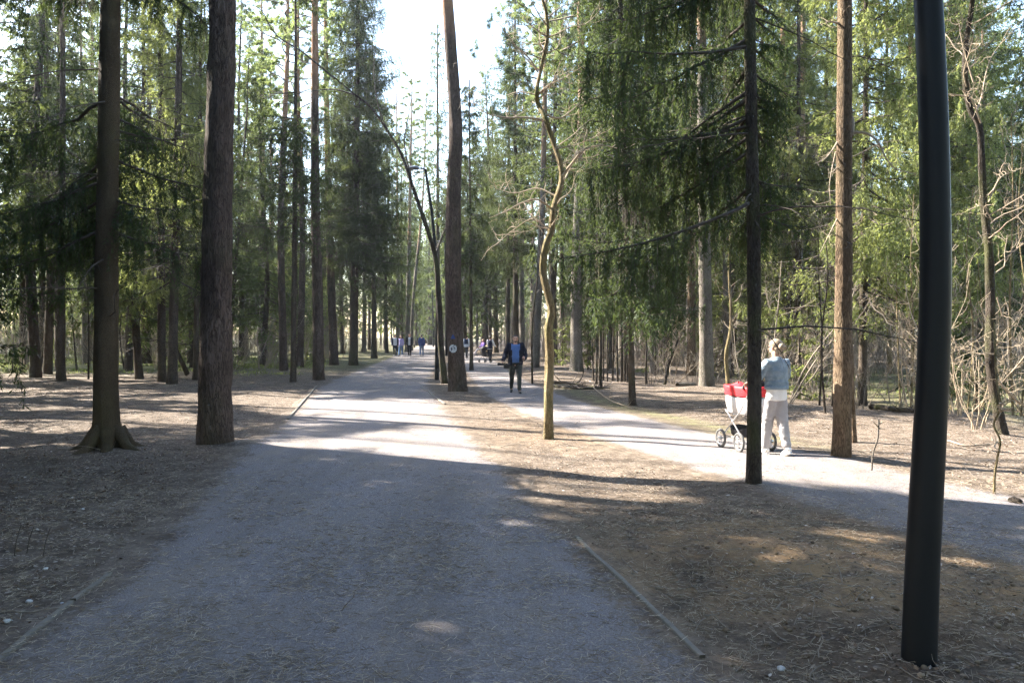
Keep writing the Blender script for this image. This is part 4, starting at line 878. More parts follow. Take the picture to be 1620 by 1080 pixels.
for px, py, tx, w, h in [(1505, 640, 1500, 3.2, 5), (1530, 655, 1540, 3, 5), (1556, 640, 1545, 3, 5), (1603, 668, 1600, 4, 6), (1614, 655, 1618, 3, 6), (1425, 640, 1418, 3, 5), (1440, 650, 1446, 3, 5)]:
    pole(px, py, tx, w, h, 'pale sapling stem in the thicket around the lamp post', 'pale saplings around the lamp post', 'bark_oak')
for px, py, tx, w, h in [(140, 600, 135, 3, 5), (692/1, 0, 0, 0, 0)][:1]+[(122, 585, 110, 3, 4), (215, 590, 222, 2.5, 4), (197, 583, 190, 3, 5)]:
    pole(px, py, tx, w, h, 'thin bare sapling among the trunks at the far left', 'thin saplings at the far left')
pole(842, 607, 855, 3.5, 6, 'thin sapling leaning against the reddish pine by the photographer', 'single sapling')
# ---- young spruces with foliage to the ground
def young(px, py, H, rm, label, mat='needle_pale', lod='mid'):
    root = tree_root('young_spruce', px, py, label, 'tree'); P = np.array([[0, 0, -.05], [0, 0, H*.5], [.03, 0, H]])
    add_trunk(root, P, np.array([.03, .02, .006]), 'bark_spruce', sides=7, dz=.3, seed=int(px)); spruce_crown(root, P, .15, H, rm, lod, .15, False, mat=mat, dens=.8, prof=.9, rng=np.random.default_rng(int(px)))
young(1265, 628, 2.6, 1.0, 'pale young spruce right behind the woman in denim')
young(1545, 652, 2.2, 1.1, 'dark young spruce between lamp post and curving tree', 'needle')
young(1500, 625, 2.8, 1.0, 'young spruce showing just right of the lamp post', 'needle')
young(1040, 590, 3.0, 1.1, 'bright young spruce under the slender low-boughed spruce')
young(890, 578, 2.6, 1.0, 'yellow green young spruce left of the stout light pine')
young(930, 588, 2.4, .9, 'bright young spruce right of the stout light pine')
young(20, 590, 1.6, 1.0, 'small young spruce at the left picture edge', 'needle')
young(1215, 595, 4.2, 1.4, 'sunlit young spruce behind the slim trunk and the woman')
young(1290, 600, 5.0, 1.5, 'tall young spruce left of the rugged sunlit trunk')
young(1590, 610, 4.5, 1.5, 'dull green young spruce behind the curving tree', 'needle')
young(350, 585, 4, 1.3, 'pale young spruce peeping out right of the thick pine')
# ------------------------------------------------------------------ solids grown by voxel union (people, clothes, props)
def loft(bm, pts, rx, ry, side=(1, 0, 0), seg=16, cap=.8):
    pts = [Vector(p) for p in pts]; n = len(pts); rx = list(rx) if hasattr(rx, '__len__') else [rx]*n; ry = list(ry) if hasattr(ry, '__len__') else [ry]*n
    P = [(pts[0]+(pts[0]-pts[1]).normalized()*min(rx[0], ry[0])*cap, .05), (pts[0]+(pts[0]-pts[1]).normalized()*min(rx[0], ry[0])*cap*.7, .72)]
    P += [(p, 1.) for p in pts]; e = (pts[-1]-pts[-2]).normalized(); m = min(rx[-1], ry[-1])*cap
    P += [(pts[-1]+e*m*.7, .72), (pts[-1]+e*m, .05)]
    RX = [rx[0]]*2+rx+[rx[-1]]*2; RY = [ry[0]]*2+ry+[ry[-1]]*2; rings = []
    for i, (p, s) in enumerate(P):
        a = P[max(0, i-1)][0]; b = P[min(len(P)-1, i+1)][0]; t = (b-a).normalized(); u = Vector(side); u = (u-t*u.dot(t))
        u = u.normalized() if u.length > .05 else t.orthogonal().normalized(); w = t.cross(u)
        rings.append([bm.verts.new(p+u*math.cos(k/seg*6.28319)*RX[i]*s+w*math.sin(k/seg*6.28319)*RY[i]*s) for k in range(seg)])
    for A, B in zip(rings, rings[1:]):
        for k in range(seg): bm.faces.new((A[k], A[(k+1) % seg], B[(k+1) % seg], B[k]))
    bm.faces.new(rings[0][::-1]); bm.faces.new(rings[-1])
def limb(bm, p, r, side=(1, 0, 0), flat=1., seg=12): loft(bm, p, r, [x*flat for x in r] if hasattr(r, '__len__') else r*flat, side, seg)
def ell(bm, c, r, seg=14, rot=None):
    m = Matrix.Translation(c) @ (rot.to_matrix().to_4x4() if rot else Matrix()) @ Matrix.Diagonal((*r, 1))
    bmesh.ops.create_uvsphere(bm, u_segments=seg, v_segments=seg//2+2, radius=1, matrix=m)
def boxb(bm, c, s, rot=None, bev=.0):
    m = Matrix.Translation(c) @ (rot.to_matrix().to_4x4() if rot else Matrix()) @ Matrix.Diagonal((*s, 1))
    r = bmesh.ops.create_cube(bm, size=1, matrix=m)
    if bev: bmesh.ops.bevel(bm, geom=list({e for v in r['verts'] for e in v.link_edges}), offset=bev, segments=2, affect='EDGES', profile=.6)
def evald(me, mods):
    o = bpy.data.objects.new('tmp', me); COL.objects.link(o)
    for t, kw in mods:
        m = o.modifiers.new('m', t)
        for k, v in kw.items(): setattr(m, k, v)
    dg = bpy.context.evaluated_depsgraph_get(); dg.update(); out = bpy.data.meshes.new_from_object(o.evaluated_get(dg)); bpy.data.objects.remove(o); return out
def grown(name, fn, mat, parent, voxel=.008, it=3, cut=None, thick=0., fold=0.):
    bm = bmesh.new(); fn(bm); bmesh.ops.recalc_face_normals(bm, faces=bm.faces); me = bpy.data.meshes.new(name); bm.to_mesh(me); bm.free()
    out = evald(me, [('REMESH', dict(mode='VOXEL', voxel_size=voxel, use_smooth_shade=True)), ('SMOOTH', dict(factor=.5, iterations=it))])
    if cut or fold:
        bm = bmesh.new(); bm.from_mesh(out)
        if fold:
            co = np.array([v.co[:] for v in bm.verts]); dn = fbm(co[:, 2]*13+co[:, 0]*4, co[:, 1]*9+co[:, 0]*9+3, 5, 3); bm.normal_update()
            for v, k in zip(bm.verts, dn): v.co += v.normal*float(k)*fold
        if cut: bmesh.ops.delete(bm, geom=[f for f in bm.faces if cut(f.calc_center_median())], context='FACES')
        bm.to_mesh(out); bm.free()
    if thick: out = evald(out, [('SOLIDIFY', dict(thickness=thick, offset=1.))])
    out.name = name; out.polygons.foreach_set('use_smooth', np.ones(len(out.polygons), bool))
    return link(name, out, mat, parent)
def plain(name, fn, mat, parent, smoothf=False):
    bm = bmesh.new(); fn(bm); bmesh.ops.recalc_face_normals(bm, faces=bm.faces); me = bpy.data.meshes.new(name); bm.to_mesh(me); bm.free()
    if smoothf: me.polygons.foreach_set('use_smooth', np.ones(len(me.polygons), bool))
    return link(name, me, mat, parent)
SKIN = m_plain('skin', (.50, .30, .22), .55, var=.08); 
def cloth(name, c, var=.12): 
    n = N(name); v = n.coord(); f = n.noise(v, 9, 5, .65); g = n.noise(v, 160, 3)
    return n.done(n.bsdf(n.mix(f, tuple(x*(1-var) for x in c), tuple(min(1, x*(1+var)) for x in c)), .85, n.bump(n.math('ADD', f, n.math('MULTIPLY', g, .15)), .6, .02), 0., .2))
def hand(bm, w, d, nrm, curl=.5, thumb=1., sc=1.):
    d = Vector(d).normalized(); nrm = Vector(nrm); nrm = (nrm-d*nrm.dot(d)).normalized(); s = d.cross(nrm)*thumb; w = Vector(w)
    loft(bm, [w, w+d*.03*sc, w+d*.085*sc], [.026*sc, .036*sc, .040*sc], [.018*sc, .016*sc, .013*sc], s, 10)
    for k, (o, ln) in enumerate(((-.033, .058), (-.011, .072), (.011, .076), (.033, .070))):
        b = w+d*.088*sc+s*o*sc; dd = (d+s*o*5).normalized(); c1 = (dd*math.cos(curl*.7)+nrm*math.sin(curl*.7)); c2 = (dd*math.cos(curl*1.9)+nrm*math.sin(curl*1.9))
        m = b+c1*ln*.5*sc; limb(bm, [b, m, m+c2*ln*.5*sc], [.0092*sc, .0085*sc, .007*sc], s, 1, 8)
    b = w+d*.03*sc+s*.034*sc; m = b+(d*.6+s*.75+nrm*.3).normalized()*.035*sc; limb(bm, [b, m, m+(d*.85+s*.2+nrm*.5).normalized()*.032*sc], [.013*sc, .011*sc, .008*sc], s, 1, 8)
def person(x, y, rz, label, J, group=None, vox=.008, build=1., female=False, z0=None):
    """J: joints in local metres, facing -Y. keys: hip, chest, neck, head, sh(2), el(2), wr(2), kn(2), an(2), hd(2) hand directions"""
    root = empty('person', (x, y, (gz(x, y) if z0 is None else z0)+.012), label, 'person', group, rz); b = build
    hip, chest, neck, head = [Vector(J[k]) for k in ('hip', 'chest', 'neck', 'head')]; fw = Vector(J.get('look', (0, -1, 0))).normalized(); rt = fw.cross(Vector((0, 0, 1))).normalized(); upv = rt.cross(fw)
    sd = Vector(J.get('side', (1, 0, 0))); hs = [Vector(p) for p in J['hipj']]
    def body(bm):
        wm = (hip+chest)/2; loft(bm, [hip-Vector((0, 0, .04)), hip+Vector((0, 0, .05)), wm, chest, neck-Vector((0, 0, .06))], [.15*b, .155*b, .125*b, .155*b, .10], [.10*b, .105*b, .09*b, .105*b, .06], sd)
        limb(bm, [neck-Vector((0, 0, .05)), neck+(head-neck)*.45], [.062, .054], rt)
        ell(bm, head+upv*.022-fw*.012, (.073, .094, .092), rot=Vector((0, 1, 0)).rotation_difference(fw)); ell(bm, head-upv*.045+fw*.022, (.055, .066, .068), rot=Vector((0, 1, 0)).rotation_difference(fw))
        limb(bm, [head+fw*.086+upv*.012, head+fw*.108-upv*.024], [.009, .015], rt, seg=8)
        limb(bm, [head+fw*.085+rt*.03+upv*.03, head+fw*.09+upv*.028, head+fw*.085-rt*.03+upv*.03], [.008, .009, .008], upv, seg=8)
        limb(bm, [head+fw*.084+rt*.018-upv*.054, head+fw*.089-upv*.054, head+fw*.084-rt*.018-upv*.054], [.007, .009, .007], upv, seg=8)
        for s in (-1, 1): ell(bm, head+rt*s*.076-upv*.002-fw*.008, (.012, .022, .032))
        for i in (0, 1):
            sh, el, wr = [Vector(J[k][i]) for k in ('sh', 'el', 'wr')]; kn, an = [Vector(J[k][i]) for k in ('kn', 'an')]
            limb(bm, [chest+(sh-chest)*.5, sh, sh+(el-sh)*.3, el], [.06, .056*b, .050*b, .038], (0, 1, 0)); limb(bm, [el, el+(wr-el)*.3, wr], [.038, .040, .027], (0, 1, 0))
            hand(bm, wr, J['hd'][i], J['hn'][i], J.get('curl', (.5, .5))[i], (1, -1)[i])
            limb(bm, [hs[i]+Vector((0, 0, .03)), hs[i]+(kn-hs[i])*.35, kn], [.085*b, .080*b, .055], sd); limb(bm, [kn, kn+(an-kn)*.35, an], [.055, .054, .038], sd)
            ft = Vector(J['toe'][i]).normalized(); limb(bm, [an+Vector((0, 0, -.03))-ft*.03, an+Vector((0, 0, -.05))+ft*.06, an+Vector((0, 0, -.06))+ft*.13], [.034, .034, .028], sd, .8)
    grown('body', body, SKIN, root, vox*.8, 2)
    return root, dict(fw=fw, rt=rt, up=upv, head=head, neck=neck, hip=hip, chest=chest, hs=hs, sd=sd, J=J, b=b, root=root, vox=vox)
def eyes(c):
    for s in (-1, 1):
        def f(bm): ell(bm, c['head']+c['fw']*.083+c['rt']*s*.029+c['up']*.008, (.012, .010, .008), 8)
        plain('eye', f, MEYE, c['root'], True)
MEYE = m_plain('eyes', (.05, .04, .035), .25)
def trousers(c, mat, loose=1., hem=.045, vox=None):
    J = c['J']; b = c['b']
    def f(bm):
        loft(bm, [c['hip']+Vector((0, 0, .07)), c['hip'], c['hip']-Vector((0, 0, .07))], [.15*b, .17*b, .165*b], [.115*b, .125*b, .12*b], c['sd'], cap=.15)
        for i in (0, 1):
            kn, an = Vector(J['kn'][i]), Vector(J['an'][i]); h = c['hs'][i]
            limb(bm, [h+Vector((0, 0, .0)), h+(kn-h)*.3, kn, kn+(an-kn)*.4, an+(kn-an).normalized()*hem], [.100*b, .098*b*loose, .074*loose, .070*loose, .060*loose], c['sd'])
    return grown('trousers', f, mat, c['root'], vox or c['vox']*1.2, 3, fold=.016*loose)
def top(c, mat, name='jacket', grow=1.12, z_hem=None, sleeves=True, cut=None, belly=0., thick=0., cuff=.02, vox=None, fold=.008, sl_r=1.):
    J = c['J']; b = c['b']; hip, chest, neck = c['hip'], c['chest'], c['neck']; hem = z_hem if z_hem is not None else hip.z-.02
    def f(bm):
        wm = (hip+chest)/2; base = Vector((hip.x, hip.y, hem)); up = Vector((0, 0, 1))
        loft(bm, [base, hip+(wm-hip)*.35 if hip.z > hem else wm*1., wm, chest, chest+(neck-chest)*.65, neck-up*.03], [.168*b*grow, .165*b*grow, .150*b*grow, .175*b*grow, .155*b*grow, .075*grow], [.13*b*grow, (.13+belly*.5)*b*grow, (.118+belly)*b*grow, .128*b*grow, .10*b*grow, .068*grow], c['sd'], cap=.12)
        if belly: ell(bm, wm+c['fw0']*.05-up*.03, (.14*b, .12*b, .17))
        for i in (0, 1):
            sh, el, wr = [Vector(J[k][i]) for k in ('sh', 'el', 'wr')]
            if sleeves: limb(bm, [chest+(sh-chest)*.55+up*.02, sh, sh+(el-sh)*.4, el], [.085*grow, .075*b*grow, .064*b*grow*sl_r, .056*grow*sl_r], (0, 1, 0)); limb(bm, [el, el+(wr-el)*.4, wr-(wr-el).normalized()*cuff], [.056*grow*sl_r, .052*grow*sl_r, .042*grow*sl_r], (0, 1, 0))
            else: limb(bm, [chest+(sh-chest)*.4+up*.02, chest+(sh-chest)*.85+up*.01], [.09*grow, .08*grow], (0, 1, 0))
    return grown(name, f, mat, c['root'], vox or c['vox']*1.2, 3, cut, thick, fold)
def shoes(c, mat, sole=None):
    J = c['J']
    for i in (0, 1):
        an = Vector(J['an'][i]); ft = Vector(J['toe'][i]).normalized(); dn = Vector((0, 0, -1)); dn = (dn-ft*dn.dot(ft)).normalized()
        def f(bm): limb(bm, [an+dn*.02-ft*.035, an+dn*.045-ft*.02, an+dn*.05+ft*.06, an+dn*.055+ft*.155], [.046, .047, .045, .036], c['sd'], .85); loft(bm, [an+dn*.083-ft*.055, an+dn*.083+ft*.17], [.038, .036], [.014, .014], c['sd'])
        o = grown('shoe', f, mat, c['root'], .008, 2)
def hair(c, mat, kind='short'):
    h, fw, rt, up = c['head'], c['fw'], c['rt'], c['up']; rot = Vector((0, 1, 0)).rotation_difference(fw)
    def f(bm):
        ell(bm, h+up*.034-fw*.022, (.083, .098, .092), rot=rot); ell(bm, h-up*.02-fw*.05, (.070, .060, .07), rot=rot)
        if kind == 'bun': ell(bm, h+up*.005-fw*.128-rt*.02, (.042, .040, .042)); ell(bm, h-up*.01-fw*.15+rt*.015, (.028, .026, .03)); limb(bm, [h-fw*.07, h-fw*.11], [.05, .03], rt)
        if kind == 'long': limb(bm, [h-fw*.05, h-fw*.07-up*.12, h-fw*.08-up*.24], [.085, .08, .055], rt, .6)
    def cut(p): q = p-h; return q.dot(fw) > .045+.02*(q.dot(up) > .075) and q.dot(up) < .085
    grown('hair', f, mat, c['root'], .006, 2, cut, .004, .004)
def stride(rf=.22, lf=-.20, kneef=.06, bend=.0, arm=(.2, -.2), hipz=.93, sh=1.43, wide=.09):
    """walking pose facing -Y; index 0 = +x leg"""
    J = dict(hip=(0, 0, hipz), chest=(0, -.01+bend*.5, sh-.13), neck=(0, -.01+bend, sh+.06), head=(0, -.03+bend*1.2, sh+.20), hipj=[(wide, 0, hipz-.05), (-wide, 0, hipz-.05)])
    J['an'] = [(wide+.01, -rf, .085 if rf > 0 else .12), (-wide-.01, -lf, .085 if lf > 0 else .12)]
    J['kn'] = [(wide+.005, -rf*.5-kneef, .50), (-wide-.005, -lf*.5-kneef, .50)]
    J['toe'] = [(.1, -1, .0 if rf > 0 else -.35), (-.1, -1, .0 if lf > 0 else -.35)]
    J['sh'] = [(.185, bend, sh), (-.185, bend, sh)]
    J['el'] = [(.235, -arm[0]*.4+.03+bend, sh-.29), (-.235, -arm[1]*.4+.03+bend, sh-.29)]
    J['wr'] = [(.235, -arm[0]-.02, sh-.53), (-.235, -arm[1]-.02, sh-.53)]
    J['hd'] = [(0, -.2-arm[0]*.5, -1), (0, -.2-arm[1]*.5, -1)]; J['hn'] = [(-1, -.2, 0), (1, -.2, 0)]
    return J

# ---- woman in denim pushing the red pram
J = stride(.17, -.15, .03, .0, hipz=.915, sh=1.335, wide=.060)
J['look'] = (.28, -1, -.08); J['el'] = [(.25, -.10, 1.12), (-.245, -.12, 1.13)]; J['wr'] = [(.21, -.34, 1.03), (-.21, -.34, 1.04)]; J['hd'] = [(-.15, -1, -.1), (.15, -1, -.1)]; J['hn'] = [(0, 0, -1), (0, 0, -1)]; J['curl'] = (1.1, 1.1)
J['sh'] = [(.152, 0, 1.328), (-.152, 0, 1.328)]; J['neck'] = (0, -.01, 1.43); J['head'] = (0, -.03, 1.555); J['chest'] = (0, -.01, 1.22)
root, c = person(3.76, 11.15, math.pi+.30, 'woman in a light denim jacket and pale grey joggers pushing a red pram', J, vox=.0075, build=.92); c['fw0'] = Vector((0, -1, 0))
root.scale = (.985,)*3
def seamcloth():
    n = N('light_denim'); v = n.coord(); f = n.noise(v, 6, 6, .7); g = n.noise(v, 220, 2); c1 = n.mix(n.ramp(f, [(.35, 0.), (.7, 1.)]), (.17, .24, .31), (.36, .43, .50))
    return n.done(n.bsdf(n.mix(.25, c1, n.ramp(g, [(.3, .3), (.7, 1.)]), 'MULTIPLY'), .8, n.bump(f, .7, .025), 0., .2))
DEN = seamcloth()
trousers(c, cloth('pale_joggers', (.37, .355, .37), .08), 1.10, .03); top(c, cloth('white_shirt', (.80, .78, .78), .04), 't_shirt', 1.03, .80, sleeves=False)
jk = top(c, DEN, 'jacket', 1.17, .985, sl_r=1.08, fold=.014)
def yoke(bm): 
    for z, r, q in ((1.285, .1865, .147),): loft(bm, [(0, 0, z-.006), (0, 0, z+.006)], [r*.99, r*.99], [q*.985, q*.985], cap=.05, seg=28)
def hemf(bm): loft(bm, [(0, 0, .955), (0, 0, 1.005)], [.179, .181], [.141, .143], cap=.05, seg=28)
plain('waistband', hemf, DEN, root, True)
hair(c, m_plain('blonde_hair', (.30, .23, .16), .5, var=.35, scale=60), 'bun'); eyes(c); shoes(c, m_plain('white_shoes', (.80, .78, .76), .5, var=.05))
# ---- pram
pr = empty('pram', (3.52, 11.83, gz(3.52, 11.83)+.012), 'red and white pram with silver frame pushed by the woman in denim', 'pram', None, math.pi+.26)
PR_RED = m_plain('red_fabric', (.62, .03, .04), .6, var=.15); PR_W = m_plain('white_shell', (.66, .64, .63), .5, var=.1); PR_S = m_plain('silver_tube', (.60, .60, .61), .3, .8, var=.05); PR_B = m_plain('black_fabric', (.025, .025, .03), .7); PR_T = m_plain('grey_tyre', (.10, .10, .10), .8)
def ringpts(L, W, n=28): return [(W*math.copysign(abs(math.cos(t))**.6, math.cos(t)), L*math.copysign(abs(math.sin(t))**.6, math.sin(t))) for t in np.linspace(0, 6.28319, n, endpoint=False)]
def basket(bm, zs, Ls, Ws, closed=True, lip=None):
    rings = [[bm.verts.new((x, y, z+(.05*(y/L)**2 if i == len(zs)-1 else 0))) for x, y in ringpts(L, W)] for i, (z, L, W) in enumerate(zip(zs, Ls, Ws))]
    for A, B in zip(rings, rings[1:]):
        for k in range(len(A)): bm.faces.new((A[k], A[(k+1) % len(A)], B[(k+1) % len(B)], B[k]))
    if closed: bm.faces.new(rings[0][::-1])
plain('basket', lambda bm: basket(bm, [.53, .55, .66, .78, .79, .62], [.30, .34, .37, .385, .37, .33], [.14, .165, .185, .195, .182, .16]), PR_W, pr, True)
plain('red_apron', lambda bm: basket(bm, [.81, .84, .91, .955, .96, .93, .80], [.387, .395, .405, .41, .395, .385, .37], [.197, .203, .210, .213, .20, .192, .18], False), PR_RED, pr, True)['label'] = 'red fabric upper wall and rim of the pram'
plain('cover', lambda bm: (basket(bm, [.915, .935, .955, .96], [.20, .19, .14, .02], [.192, .185, .12, .02])), PR_RED, pr, True).location.y = -.17
def hood(bm):
    for k in range(4):
        a = .45+.38*k; pts = [(.205*math.cos(t), .27-.0+.14*math.sin(t)*math.cos(a)*-1+.0, .93+.17*math.sin(t)*math.sin(a*.55)) for t in np.linspace(0, math.pi, 9)]; loft(bm, pts, [.012]*9, [.012]*9, (0, 1, 0), 6)
plain('hood', hood, PR_B, pr, True)
plain('mattress', lambda bm: boxb(bm, (0, 0, .84), (.33, .70, .05), bev=.02), PR_B, pr, True)
def fr(bm):
    for s in (-1, 1):
        X = .215*s
        limb(bm, [(X, .27, .20), (X, -.02, .44), (X, -.2, .58)], [.011]*3, seg=8); limb(bm, [(X, -.27, .20), (X, .02, .44), (X, .22, .60), (X, .52, .98), (X*.95, .60, 1.03)], [.011]*5, seg=8)
        limb(bm, [(X, -.27, .19), (X, .27, .19)], [.010]*2, seg=8); ell(bm, (X, 0, .425), (.02, .03, .03), 8)
    for y in (-.26, .26): limb(bm, [(-.26, y, .15), (.26, y, .15)], [.009]*2, (0, 1, 0), seg=8)
    limb(bm, [(-.205, .60, 1.03), (.205, .60, 1.03)], [.013]*2, (0, 1, 0), seg=8)
    limb(bm, [(-.2, .0, .53), (.2, .0, .53)], [.010]*2, (0, 1, 0), seg=8)
plain('frame', fr, PR_S, pr, True); plain('shopping_basket', lambda bm: basket(bm, [.20, .22, .30], [.19, .21, .23], [.15, .17, .185]), PR_B, pr, True)
plain('handle', lambda bm: limb(bm, [(-.16, .60, 1.03), (.16, .60, 1.03)], [.018]*2, (0, 1, 0), seg=10), PR_B, pr, True)
def torus(bm, R_, r, x, seg=28, sec=8):
    rings = [[bm.verts.new((x+r*math.sin(b), (R_+r*math.cos(b))*math.cos(a), (R_+r*math.cos(b))*math.sin(a))) for b in np.linspace(0, 6.28319, sec, endpoint=False)] for a in np.linspace(0, 6.28319, seg, endpoint=False)]
    for i in range(seg):
        for j in range(sec): bm.faces.new((rings[i][j], rings[i][(j+1) % sec], rings[(i+1) % seg][(j+1) % sec], rings[(i+1) % seg][j]))
def wheel(parent, x, y, R_=.145, tr=.019, mats=(None, None)):
    w = plain('wheel', lambda bm: (torus(bm, R_-tr*2.1, .009, 0), [limb(bm, [(0, 0, 0), (0, (R_-tr*2)*math.cos(a), (R_-tr*2)*math.sin(a))], [.006, .005], seg=6) for a in np.linspace(0, 6.28, 6, endpoint=False)], limb(bm, [(-.03, 0, 0), (.03, 0, 0)], [.022]*2, (0, 1, 0), seg=10)), mats[0], parent, True)
    w.location = (x, y, R_); plain('tyre', lambda bm: torus(bm, R_-tr, tr, 0), mats[1], w, True)
for x in (-.265, .265):
    for y in (-.26, .26): wheel(pr, x, y, mats=(PR_S, PR_T))

# ---- photographer walking towards us
J = stride(.24, -.18, .05, .0, hipz=.93, sh=1.43, wide=.10)       # +x = his left hand side (our right)
J['el'] = [(.30, .06, 1.16), (-.30, .03, 1.17)]; J['wr'] = [(.27, -.15, 1.03), (-.38, -.17, .98)]; J['hd'] = [(-.3, -.8, .5), (-.25, -.6, -.7)]; J['hn'] = [(-1, .1, .3), (1, 0, -.2)]; J['curl'] = (1.3, .9)
root, c = person(.10, 23.1, .06, 'man in a dark open jacket over a blue shirt walking towards us with a camera', J, vox=.009, build=1.12); c['fw0'] = Vector((0, -1, 0)); root.scale = (.975,)*3
trousers(c, cloth('dark_trousers', (.045, .050, .045), .2), 1.0); top(c, cloth('blue_shirt', (.085, .17, .40), .15), 'shirt', 1.02, .92, belly=.03, cuff=.1)
NAVY = cloth('navy_jacket', (.018, .020, .035), .3)
top(c, NAVY, 'jacket', 1.17, .86, cut=lambda p: p.y < -.03 and abs(p.x-.0) < .105+.03*(p.z > 1.3) and .80 < p.z < 1.5, thick=.012, fold=.012)
hair(c, m_plain('dark_hair', (.035, .030, .028), .6), 'short'); eyes(c); shoes(c, m_plain('black_shoes', (.02, .02, .02), .4))
def beard(bm): h, fw, rt, up = c['head'], c['fw'], c['rt'], c['up']; ell(bm, h-up*.065+fw*.035, (.052, .055, .042))
grown('beard', beard, m_plain('dark_beard', (.08, .06, .05), .8), root, .006, 2)
def px_on(px, py, d): return Vector(at(px, py, d))
cm = empty('camera_rig', px_on(801, 578, 22.85), 'black camera with long lens hanging from the walking man\'s right hand', 'camera', None, .35)
CB = m_plain('black_camera_body', (.015, .015, .017), .45)
plain('camera_body', lambda bm: (boxb(bm, (0, 0, -.02), (.15, .10, .12), bev=.015), boxb(bm, (.0, 0, .055), (.06, .07, .04), bev=.01), boxb(bm, (.085, 0, -.02), (.04, .09, .12), bev=.012)), CB, cm)
plain('lens', lambda bm: (loft(bm, [(-.07, 0, .03), (-.16, 0, .035), (-.20, 0, .04), (-.26, 0, .045)], [.035, .035, .045, .047], [.035, .035, .045, .047], (0, 1, 0), cap=.05),), CB, cm, True)
plain('strap', lambda bm: limb(bm, [(.08, 0, .05), (.05, .02, .11), (-.02, .02, .12), (-.06, 0, .05)], [.008]*4, (0, 1, 0)), CB, cm, True)

# ---- walkers far along the main path
def walker(px, d, rz, label, trous, topc, kind='short', hairc=(.06, .045, .035), vest=None, ph=1, s=.95, J=None, female=False, x=None):
    J = J or stride(.2*ph, -.2*ph, .04, 0, arm=(-.12*ph, .12*ph)); xx = (px-810)/F*d
    root, c = person(xx, d, rz, label, J, vox=.013, build=.95 if female else 1.05); c['fw0'] = Vector((0, -1, 0)); root.scale = (s,)*3
    trousers(c, cloth('trousers_%d' % px, trous), 1.0)
    if vest: top(c, cloth('vest_%d' % px, vest[0]), vest[1], 1.18, vest[2], sleeves=vest[3], cut=vest[4], thick=.012 if vest[4] else 0)
    top(c, cloth('top_%d' % px, topc), 'shirt', 1.08 if vest and vest[3] is False else 1.04, .88)
    hair(c, m_plain('hair_%d' % px, hairc, .6), kind); shoes(c, m_plain('shoes_%d' % px, (.25, .24, .24), .5)); return root, c
op = lambda p: p.y < -.03 and abs(p.x) < .085 and .8 < p.z < 1.5
walker(625, 61, .1, 'man in a white shirt and dark trousers, leftmost of the distant walkers', (.02, .025, .045), (.70, .72, .80), s=.96, vest=((.02, .025, .06), 'jacket', .90, True, lambda p: p.y < .02 and abs(p.x) < .15 and .7 < p.z < 1.7))
walker(634, 61.5, -.1, 'woman in a lilac top and light blue jeans beside the man in white', (.22, .32, .52), (.48, .42, .75), 'long', (.35, .2, .12), ph=-1, s=.92, female=True)
walker(648, 60.5, 0, 'person in an open dark jacket over a white shirt, third of the walkers', (.012, .012, .015), (.72, .74, .78), hairc=(.22, .13, .08), vest=((.015, .015, .025), 'jacket', .85, True, op), s=1.)
walker(667, 60.8, math.pi+.05, 'person in a dark blue jacket and jeans, rightmost of the distant walkers', (.14, .20, .32), (.05, .08, .22), vest=((.03, .055, .19), 'jacket', .86, True, None), ph=-1, s=.96)
bag = plain('shoulder_bag', lambda bm: (boxb(bm, (0, 0, 0), (.10, .28, .22), bev=.03), limb(bm, [(0, -.1, .1), (0, 0, .32), (0, .1, .1)], [.01]*3)), m_plain('bag_leather', (.06, .035, .03), .6), None); bag.location = ((655.5-810)/F*60.5, 60.5, .82); tag(bag, 'dark bag carried by the third distant walker', 'bag')
# ---- man in a vest with a stroller, sitter on the bench, person behind the pine
J = stride(.12, -.10, .03, -.03, hipz=.93, sh=1.43); J['el'] = [(.24, -.10, 1.17), (-.25, -.10, 1.17)]; J['wr'] = [(.2, -.34, 1.06), (-.2, -.34, 1.06)]; J['hd'] = [(0, -1, 0), (0, -1, 0)]; J['hn'] = [(0, 0, -1)]*2; J['curl'] = (1.2, 1.2)
walker(775, 47, math.pi*.8+math.pi*.0, 'man with dark vest over white sleeves pushing a black stroller', (.012, .013, .018), (.72, .72, .74), vest=((.018, .022, .045), 'vest', .90, False, None), J=J, s=.93)
st = empty('stroller', ((767.5-810)/F*47.6, 47.6, gz(-1.6, 47.6)+.012), 'small black stroller in front of the man in the vest', 'stroller', None, math.pi*.8)
plain('frame', lambda bm: [f for s in (-1, 1) for f in (limb(bm, [(.22*s, -.32, .12), (.22*s, .1, .5), (.22*s, .42, .98)], [.012]*3, seg=8), limb(bm, [(.22*s, .3, .12), (.22*s, 0, .42), (.22*s, -.12, .6)], [.012]*3, seg=8))]+[limb(bm, [(-.22, .42, .98), (.22, .42, .98)], [.014]*2, (0, 1, 0), seg=8)], PR_B, st, True)
plain('seat', lambda bm: (loft(bm, [(0, -.22, .42), (0, .02, .40), (0, .16, .62), (0, .2, .85)], [.19]*4, [.045]*4), ell(bm, (0, .08, .84), (.21, .20, .17))), PR_B, st, True)
for x in (-.22, .22):
    for y in (-.32, .3): wheel(st, x, y, .10, .018, (PR_B, PR_T))
bx, by = (759-810)/F*60, 60.
bn = empty('park_bench', (bx+.25, by+.1, gz(bx, by)), 'yellowish wooden bench beside the side path with a person on it', 'bench', None, -math.pi/2+.5)
WD = m_plain('bench_wood', (.42, .31, .15), .7, var=.2); MT = m_plain('bench_iron', (.05, .05, .05), .5)
